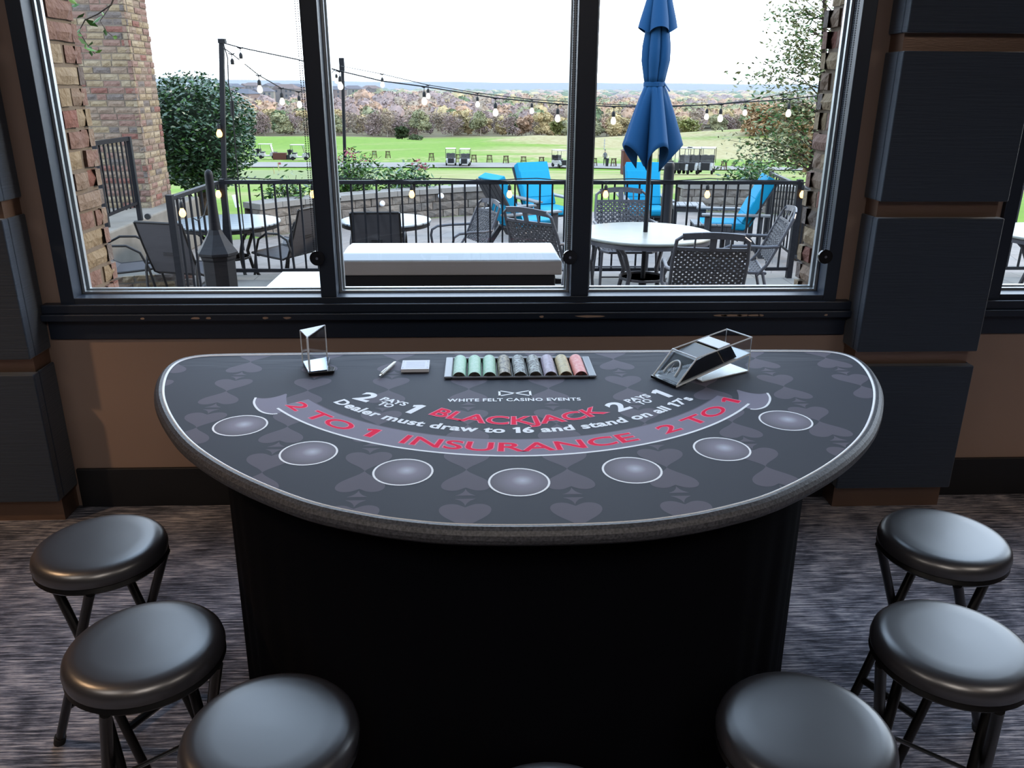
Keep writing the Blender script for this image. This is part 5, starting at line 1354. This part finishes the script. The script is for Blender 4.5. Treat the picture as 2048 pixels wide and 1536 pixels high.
for r_, y0 in enumerate(rowsY):
    cnt = 36; half_w = y0*.60
    for i in range(cnt):
        x = -half_w*.82+(i+rr.uniform(.15, .85))*(2*half_w*.95)/cnt; y = y0+rr.uniform(-3, 3)
        t_ = noise.noise(Vector((x*.02, y*.03, 5)))+.15*rr.gauss(0, 1)
        if r_ < 1: k = rr.choice((0, 4, 0, 5, 3, 1)) if x > 0 else rr.choice((5, 3, 1, 0, 5))
        elif t_ > .25: k = rr.choice((1, 2, 1, 0))
        elif t_ > -.12: k = rr.choice((0, 5, 4, 5, 1))
        else: k = rr.choice((3, 3, 3, 5))
        put_tree(x, y, k, rr.uniform(.72, 1.05)); NT += 1
HP = [(at(a, b, c).x, c) for a, b, c in ((488, 196, 600), (525, 190, 640), (568, 186, 650), (466, 180, 760), (548, 178, 800), (505, 177, 820), (670, 186, 700), (706, 184, 740), (742, 183, 800), (590, 179, 860))]
# everything farther away: one mass of canopy nobody could count
g = MB(); yy = 362.
while yy < 2600:
    stp = 9+(yy-362)*.036; half_w = yy*.66; x = -half_w
    while x < half_w*.95:
        xx, y2 = x+rr.uniform(-.5, .5)*stp, yy+rr.uniform(-.5, .5)*stp; zb = gz(xx, y2); s_ = min(3.4, 1+(yy-362)/650)
        skip = (abs(xx-at(525, 190, 620).x*y2/620) < 62 and 500 < y2 < 700) or any(abs(xx-hx) < 17+4.6*s_ and abs(y2-hy) < 12+4.6*s_ for hx, hy in HP)
        t_ = noise.noise(Vector((xx*.006, y2*.006, 9)))*1.2+.25*rr.gauss(0, 1)
        k = rr.choice((1, 2, 0)) if t_ > .32 else (rr.choice((0, 5, 4, 1)) if t_ > -.08 else rr.choice((3, 3, 5, 2)))
        if y2 > 1100: k = rr.choice((0, 4, 5, 1, 2, 4))
        if not skip:
            rad = 3.9*s_*rr.uniform(.75, 1.25); hh = 8.2*rr.uniform(.8, 1.15)*(1+.10*(s_-1))
            nseg = 8 if yy < 1000 else 6
            rings = [(1.0, .30), (1.05, .55), (.80, .80), (.42, .97), (0, 1.04)]; b0 = len(g.v)
            for q, (rf, zf) in enumerate(rings[:-1]):
                for j in range(nseg):
                    a = 2*PI*(j+.5*(q % 2))/nseg; w_ = rad*rf*rr.uniform(.78, 1.2); g.v.append((xx+w_*math.cos(a), y2+w_*math.sin(a)*.8, zb+hh*(zf+rr.uniform(-.07, .07))))
            g.v.append((xx, y2, zb+hh*1.03))
            for q in range(3):
                for j in range(nseg): j2 = (j+1) % nseg; g.f.append((b0+q*nseg+j, b0+q*nseg+j2, b0+(q+1)*nseg+j2, b0+(q+1)*nseg+j)); g.mi.append(k)
            for j in range(nseg): g.f.append((b0+3*nseg+j, b0+3*nseg+(j+1) % nseg, b0+4*nseg)); g.mi.append(k)
            if yy < 900:
                pts = []
                for _ in range(34 if yy < 600 else 16):
                    a = rr.uniform(0, 2*PI); q = rr.random(); pts.append(Vector((xx+rad*1.02*math.cos(a)*math.cos(q*1.4), y2+rad*.85*math.sin(a)*math.cos(q*1.4), zb+hh*(.45+.6*math.sin(q*1.5)))))
                leaves(g, pts, 1.5, rr, .7, (k,), up=.1)
        x += stp*1.0
    yy += stp*.85
tag(g.build('distant_woodland', [ms_[0].materials[0] for ms_ in WM]), 'mass of autumn woodland canopy stretching to the horizon', 'woodland', kind='stuff')
# single trees standing out
def big_tree(px, pybase, ptop, Y, col1, col2, label, wpx, seed, leaf=.34, n_=2600, bare=False, name='autumn_tree', trunk='bark'):
    rr = random.Random(seed); b_ = at(px, pybase, Y); t_ = at(px, ptop, Y); h = t_.z-b_.z; rad = wpx/1645*Y*.5
    o = empty(name, b_, 0, label, 'tree'); g = MB()
    g.tube([(0, 0, 0), (-.02*h, 0, h*.25), (.01*h, 0, h*.5), (0, 0, h*.8)], [h*.026, h*.022, h*.018, h*.006], 8)
    for k in range(9):
        a = rr.uniform(0, 2*PI); z0 = h*rr.uniform(.22, .5); q = rad*rr.uniform(.5, .9)
        g.tube([(0, 0, z0), (q*.5*math.cos(a), q*.5*math.sin(a), z0+h*.16), (q*math.cos(a), q*math.sin(a), z0+h*.33)], [h*.012, h*.008, h*.003], 5)
    g.build('trunk', M[trunk], o, smooth=True)
    g = MB(); 
    for k in range(16):
        a = rr.uniform(0, 2*PI); q = rr.uniform(.0, .7)*rad; c = Vector((q*math.cos(a), q*math.sin(a)*.8, h*rr.uniform(.42, .88))); r_ = rad*rr.uniform(.3, .46)
        leaves(g, blob_pts(rr, c, (r_, r_, r_*.75), n_//16, .8), leaf, rr, .6, (0, 1))
    g.build('crown', [mat(name+'_leaf_a', col1, .85, spec=.1), mat(name+'_leaf_b', col2, .85, spec=.1)], o)
    return o
M['tan_bark'] = mat('sunlit_tan_bark', 'b58f66', .9)
big_tree(1606, 385, 212, 75, 'f0c696', 'deb080', 'orange autumn tree with a tan trunk beside the right brick pier', 150, 31, leaf=.55, n_=6500, trunk='tan_bark')
big_tree(1530, 283, 213, 200, 'f0c496', 'deb07c', 'broad orange autumn tree behind the fairway, left of the tan-trunked one', 120, 34, leaf=1.1, n_=4200)
big_tree(1373, 283, 238, 235, 'c2c27a', 'aab068', 'small yellow-green tree with a forked pale trunk behind the fairway', 56, 37, leaf=.9, n_=1200, trunk='tan_bark')
big_tree(805, 286, 252, 225, '5b6a44', '4c5b3c', 'small round dark green tree at the far edge of the left fairway', 34, 40, leaf=.8, n_=1200)
big_tree(832, 288, 272, 225, '93a176', '82926a', 'pale green bush at the far edge of the left fairway', 34, 41, leaf=.7, n_=700, name='pale_bush')
big_tree(1113, 278, 242, 240, '9a9a5c', '88864e', 'olive tree at the woodland edge just left of the right mullion', 40, 43, leaf=.9, n_=900, trunk='tan_bark')

# ================================================================ HOUSES
def house(px, py, Y, w_, d_, h, label, wall, roof, rz=0.):
    p = at(px, py, Y); zb = gz(p.x, Y)-.5; hgt = p.z-zb+h*.5
    o = empty('house', (p.x, Y, zb), rz, label, 'house', 'suburban houses far across the valley')
    g = MB(); g.box(-w_/2, w_/2, -d_/2, d_/2, 0, hgt); g.box(-w_*.42, -w_*.10, -d_/2-2, -d_/2, 0, hgt); g.build('walls', wall, o)
    g = MB(); e = .6; H_ = h*.55
    g.add([(-w_/2-e, -d_/2-e, hgt), (w_/2+e, -d_/2-e, hgt), (w_/2+e, d_/2+e, hgt), (-w_/2-e, d_/2+e, hgt), (-w_/4, 0, hgt+H_), (w_/4, 0, hgt+H_)], [(0, 1, 5, 4), (1, 2, 5), (2, 3, 4, 5), (3, 0, 4), (3, 2, 1, 0)])
    x0, x1 = -w_*.42-.4, -w_*.10+.4; xm = (x0+x1)/2
    g.add([(x0, -d_/2-2.5, hgt), (x1, -d_/2-2.5, hgt), (xm, -d_/2-2.5, hgt+H_*.7), (x0, 0, hgt), (x1, 0, hgt), (xm, 0, hgt+H_*.7)], [(0, 1, 2), (1, 4, 5, 2), (0, 2, 5, 3)])
    g.build('roof', roof, o)
    for k, (wx, wz) in enumerate(((.12, .78), (.32, .78), (.12, .5), (.32, .5), (-.26, .7))):
        g = MB(); yy = -d_/2-.04 if wx > 0 else -d_/2-2.04
        g.box(wx*w_-.7, wx*w_+.7, yy-.03, yy+.03, hgt-3.2*(1 if wz > .6 else 2)+.8, hgt-3.2*(1 if wz > .6 else 2)+2.4); g.build('window', M['card_dark_o'], o)
    return o
M['card_dark_o'] = mat('dark_window_glass', '4a4e58', .2)
hw_ = [mat('pinkish_brick_house', 'b89a8a', .9), mat('cream_house', 'c9bda8', .9), mat('tan_house', 'a8968a', .9)]; hr_ = [mat('grey_brown_roof', '8a8084', .9), mat('slate_roof', '7c7c86', .9), mat('russet_roof', '9a8076', .9)]
hs = [(488, 196, 600, 20, 11, 5.6, 'pinkish brick house with gabled front, nearest of the far houses'), (525, 190, 640, 17, 11, 5, 'grey-roofed cream house just behind the nearest far house'),
      (575, 186, 660, 18, 12, 6, 'wide slate-roofed house beside the left mullion, far across the valley'), (466, 180, 760, 18, 11, 5, 'far house half hidden by the light pole'), (548, 178, 800, 20, 11, 5, 'russet-roofed far house above the slate-roofed one'),
      (505, 177, 820, 18, 11, 5, 'far cream house high in the row'), (670, 186, 700, 18, 11, 5, 'far grey-roofed house by the far light pole'), (706, 184, 740, 18, 11, 5, 'far russet-roofed house right of the far light pole'),
      (742, 183, 800, 18, 11, 5, 'farthest right of the far houses'), (590, 179, 860, 18, 11, 5, 'far house just left of the left mullion near the horizon')]
for i, (px, py, Y, a, b_, c, lb) in enumerate(hs): house(px, py, Y, a, b_, c, lb, hw_[i % 3], hr_[(i*2+1) % 3], R((i*37) % 60-30))

# ================================================================ ON THE COURSE
def gp_(px, py):
    """point of the turf seen at a photo pixel"""
    lo, hi = 60., 300.
    for Y in [60+.5*i for i in range(480)]:
        p = at(px, py, Y)
        if p.z <= gz(p.x, Y)+.08: return Vector((p.x, Y, gz(p.x, Y)+.02))
    return at(px, py, 200)
def golf_cart():
    o = empty('golf_cart', (0, 0, 0), 0, 'x', 'golf cart', 'parked golf carts with dark seats and light roofs')
    sx = Matrix(((0, 0, 1, 0), (1, 0, 0, 0), (0, 1, 0, 0), (0, 0, 0, 1)))
    g = MB(); g.prism([(-1.15, .28), (-1.15, .62), (-.95, .74), (-.35, .74), (-.30, .42), (.35, .42), (.45, .80), (.80, .82), (1.15, .62), (1.20, .30)], -.54, .54, sx); g.build('body', M['cart_white'], o, bevel=.03)
    g = MB(); g.box(-.58, .58, -1.05, .62, 1.80, 1.86); g.build('roof', M['cart_white'], o, bevel=.03)
    g = MB(); g.box(-.52, .52, -.85, -.35, .74, .88); g.box(-.52, .52, -.98, -.86, .88, 1.25); g.build('seat', M['cart_dark'], o, bevel=.02)
    for s_ in (-1, 1):
        g = MB(); g.tube([(s_*.58, .70, .80), (s_*.58, .50, 1.80)], .025, 6); g.build('roof_post', M['cart_dark'], o)
        g = MB(); g.tube([(s_*.58, -.98, .70), (s_*.58, -.98, 1.80)], .025, 6); g.build('roof_post', M['cart_dark'], o)
    g = MB(); g.add([(-.56, .72, .82), (.56, .72, .82), (.56, .53, 1.76), (-.56, .53, 1.76)], [(0, 1, 2, 3)]); g.build('windscreen', M['glass'], o)
    g = MB(); g.box(-.34, .34, .60, 1.235, .30, .835); g.build('front_cowl', M['cart_dark'], o)
    for x in (-.52, .52):
        for y in (-.80, .82):
            g = MB(); g.lathe([(0, -.09), (.20, -.09), (.23, -.05), (.23, .05), (.20, .09), (0, .09)], 14); g.v = [(z+x, a+y, b_+.23) for a, b_, z in g.v]; g.build('wheel', M['tire'], o)
    g = MB()
    for s_ in (-1, 1): g.tube([(s_*.25, -1.22, .35), (s_*.25, -1.32, 1.25)], [.13, .16], 8)
    g.build('golf_bag', M['cart_dark'], o)
    return o
gc = golf_cart()
cl_ = [(536, 317.5, 92, 'golf cart parked side-on, left of the light pole wires, nearer the big round tree'), (600, 320, 92, 'golf cart parked side-on partly behind the blind chain'),
       (902, 330.5, 182, 'golf cart facing us on the path, left of a close pair'), (930, 331.5, 176, 'golf cart facing us on the path, right of a close pair'), (1120, 335, 200, 'golf cart turned slightly, left of the right mullion'),
       (1337, 352, 190, 'golf cart half hidden behind the dark post right of the umbrella'), (1365, 357, 156, 'golf cart at the front of the right-hand cluster'), (1384, 349, 156, 'golf cart behind the front cart of the right-hand cluster'), (1411, 356, 160, 'golf cart at the right end of the cluster')]
for i, (px, py, rz, lb) in enumerate(cl_):
    p = gp_(px, py); p.z += .08
    if i == 0: gc.location = p; gc.rotation_euler = (0, 0, R(rz-180)); gc['label'] = lb
    else:
        c_ = clone(gc, p, R(rz if rz > 100 else rz-180), lb)
        if px > 1300: c_.scale = (.90, .90, .95)
def bag_stand():
    o = empty('bag_stand', (0, 0, 0), 0, 'x', 'bag stand', 'wooden bag stands along the driving range'); g = MB()
    for s_ in (-1, 1): g.bar((s_*.34, 0, 0), (s_*.22, 0, .95), .10, .08)
    g.bar((-.32, 0, .90), (.32, 0, .90), .12, .10); g.bar((-.34, 0, .45), (.34, 0, .45), .09, .07); g.build('rack_frame', M['wood_brown'], o)
    g = MB(); g.bar((-.1, -.45, 0), (-.1, 0, .85), .06, .05); g.bar((.1, -.45, 0), (.1, 0, .85), .06, .05); g.build('rear_leg', M['wood_brown'], o); return o
bs = bag_stand(); names_ = ['leftmost, by the far light pole', 'second from the far light pole, above the pink shrub', 'third from the far light pole', 'left of the close pair of carts', 'between the close pair of carts', 'first to the right of the cart pair', 'second to the right of the cart pair', 'third to the right of the cart pair', 'fourth to the right of the cart pair', 'nearest left of the single cart', 'just right of the right mullion, left of the golfer', 'just right of the golfer', 'just right of the wooden kiosk', 'right of the cart cluster', 'rightmost, toward the orange tree']
for i, (px, py) in enumerate([(669, 310), (749, 315), (776, 315.5), (863, 321), (917, 323), (948, 324.5), (979, 325.5), (1012, 327), (1047, 328.5), (1083, 329.5), (1188, 332), (1227, 333), (1258, 334.5), (1447, 340), (1496, 340.5)]):
    p = gp_(px, py); lb = 'brown bag stand on the range, '+names_[i]
    if i == 0: bs.location = p; bs.rotation_euler = (0, 0, R(15)); bs['label'] = lb
    else: clone(bs, p, R(15 if i % 2 else -10), lb)
# kiosk post and other small things
p = gp_(1253, 347); ks = empty('wooden_kiosk', p, R(6), 'reddish wooden kiosk with a little roof on the path left of the umbrella hem', 'kiosk')
g = MB(); g.box(-.38, .38, -.32, .32, 0, 1.62); g.build('housing', M['wood_red'], ks, bevel=.02)
g = MB(); g.add([(-.46, -.4, 1.62), (.46, -.4, 1.62), (.46, .4, 1.62), (-.46, .4, 1.62), (0, 0, 1.86)], [(0, 1, 4), (1, 2, 4), (2, 3, 4), (3, 0, 4), (3, 2, 1, 0)]); g.build('roof', M['wood_red'], ks)
p = gp_(563, 318); bx_ = empty('wooden_bench_box', p, 0, 'low reddish wooden box on the range between the two side-on carts', 'box')
g = MB(); g.box(-1.0, .7, -.4, .4, 0, .85); g.build('box_body', M['wood_red'], bx_); g = MB(); g.box(.75, 1.35, -.3, .3, 0, .6); g.build('side_bin', M['cart_dark'], bx_)
for px, py, top, lb in ((1208.5, 298, 277, 'white yardage pole on the fairway right of the right mullion'), (1603, 308, 280, 'white yardage pole near the orange tree')):
    p = gp_(px, py); t_ = at(px, top, p.y); o = empty('yardage_pole', p, 0, lb, 'marker pole'); g = MB(); h = max(1., t_.z-p.z)
    for k in range(4): g.tube([(0, 0, h*k/4), (0, 0, h*(k+.6)/4)], .14, 6)
    g.tube([(0, 0, 0), (0, 0, h)], .06, 6); g.build('banded_pole', M['white_marker'], o)
for px, py, top, lb in ((549.5, 357, 338.5, 'short pale stick standing on the putting green, left one'), (558, 341, 325, 'short pale flagstick with a small pink flag on the putting green')):
    p = gp_(px, py); t_ = at(px-2, top, p.y); o = empty('putting_stick', p, 0, lb, 'flagstick'); h = max(.4, t_.z-p.z)
    g = MB(); g.tube([(0, 0, 0), (-.04, 0, h)], .045, 6); g.build('stick', mat('pale_yellow_stick', 'e8e0a0', .6), o)
    if 'flag' in lb[:20]:
        g = MB(); g.box(-.02, .22, -.01, .01, h-.18, h); g.build('flag', M['flower'], o)
# the golfer: one skinned body
def golfer(p):
    o = empty('person', p, R(20), 'person in dark trousers and grey top standing by a golf bag on the range', 'person')
    J = [(0, 0, .95), (0, 0, 1.2), (0, .02, 1.42), (0, .04, 1.55), (0, .06, 1.68), (.10, 0, .90), (.13, .03, .50), (.14, 0, .06), (-.10, 0, .90), (-.12, .03, .50), (-.13, 0, .06), (.20, .02, 1.40), (.25, .02, 1.14), (.16, .18, .98), (-.20, .02, 1.40), (-.25, .02, 1.14), (-.14, .18, .98), (.14, .14, .04), (-.13, .14, .04)]
    Ed = [(0, 1), (1, 2), (2, 3), (3, 4), (0, 5), (5, 6), (6, 7), (0, 8), (8, 9), (9, 10), (2, 11), (11, 12), (12, 13), (2, 14), (14, 15), (15, 16), (7, 17), (10, 18)]
    rad = [.15, .14, .15, .06, .10, .10, .07, .05, .10, .07, .05, .06, .05, .035, .06, .05, .035, .04, .04]
    me = bpy.data.meshes.new('body'); me.from_pydata(J, Ed, []); b_ = bpy.data.objects.new('body', me); COL.objects.link(b_)
    md = b_.modifiers.new('skin', 'SKIN'); 
    if not me.skin_vertices: 
        bm = bmesh.new(); bm.from_mesh(me); bm.verts.layers.skin.verify(); bm.to_mesh(me); bm.free()
    for v, r_ in zip(me.skin_vertices[0].data, rad): v.radius = (r_, r_*.8)
    me.skin_vertices[0].data[0].use_root = True
    b_.modifiers.new('sub', 'SUBSURF').levels = 1
    bpy.context.view_layer.update(); nm = bpy.data.meshes.new_from_object(b_.evaluated_get(bpy.context.evaluated_depsgraph_get()))
    bpy.data.objects.remove(b_); nm.materials.clear()
    for m_ in (M['cart_dark'], mat('grey_shirt', '8d9296', .8), mat('skin', 'b58a72', .6)): nm.materials.append(m_)
    for f in nm.polygons: f.material_index = 0 if f.center.z < .98 else (2 if f.center.z > 1.53 or (f.center.y > .12 and f.center.z < 1.05) else 1)
    bo_ = bpy.data.objects.new('body', nm); COL.objects.link(bo_); bo_.parent = o
    g = MB(); g.lathe([(.10, 1.74), (.105, 1.78), (.07, 1.83), (0, 1.85)], 10, (0, .06, 0)); g.build('cap', M['cart_dark'], o)
golfer(gp_(1209.5, 331))
p = gp_(1213.5, 333); gb = empty('golf_bag', p, 0, 'dark golf bag standing beside the golfer on the range', 'golf bag')
g = MB(); g.tube([(0, 0, 0), (.08, 0, .95)], [.15, .17], 10); g.build('bag', M['cart_dark'], gb); g = MB(); g.tube([(.08, 0, .9), (.16, 0, 1.2)], .03, 5); g.tube([(.05, .05, .9), (.05, .05, 1.18)], .03, 5); g.build('clubs', M['chrome'], gb)

# ================================================================ thin haze over the valley
hz = bpy.data.materials.new('thin_valley_haze'); hz.use_nodes = True
n, l = hz.node_tree.nodes, hz.node_tree.links; n.remove(n['Principled BSDF'])
vs_ = n.new('ShaderNodeVolumeScatter'); vs_.inputs['Color'].default_value = (.74, .84, 1.0, 1); vs_.inputs['Density'].default_value = .00030*.42; vs_.inputs['Anisotropy'].default_value = .2
va_ = n.new('ShaderNodeVolumeAbsorption'); va_.inputs['Color'].default_value = (0, 0, 0, 1); va_.inputs['Density'].default_value = .00030*.58; ad_ = n.new('ShaderNodeAddShader')
l.new(vs_.outputs[0], ad_.inputs[0]); l.new(va_.outputs[0], ad_.inputs[1]); l.new(ad_.outputs[0], n['Material Output'].inputs['Volume'])
g = MB(); g.box(-7000, 7000, 255, 5500, -60, 21)
tag(g.build('valley_haze', hz), 'thin pale haze filling the valley toward the horizon', 'haze', kind='stuff')
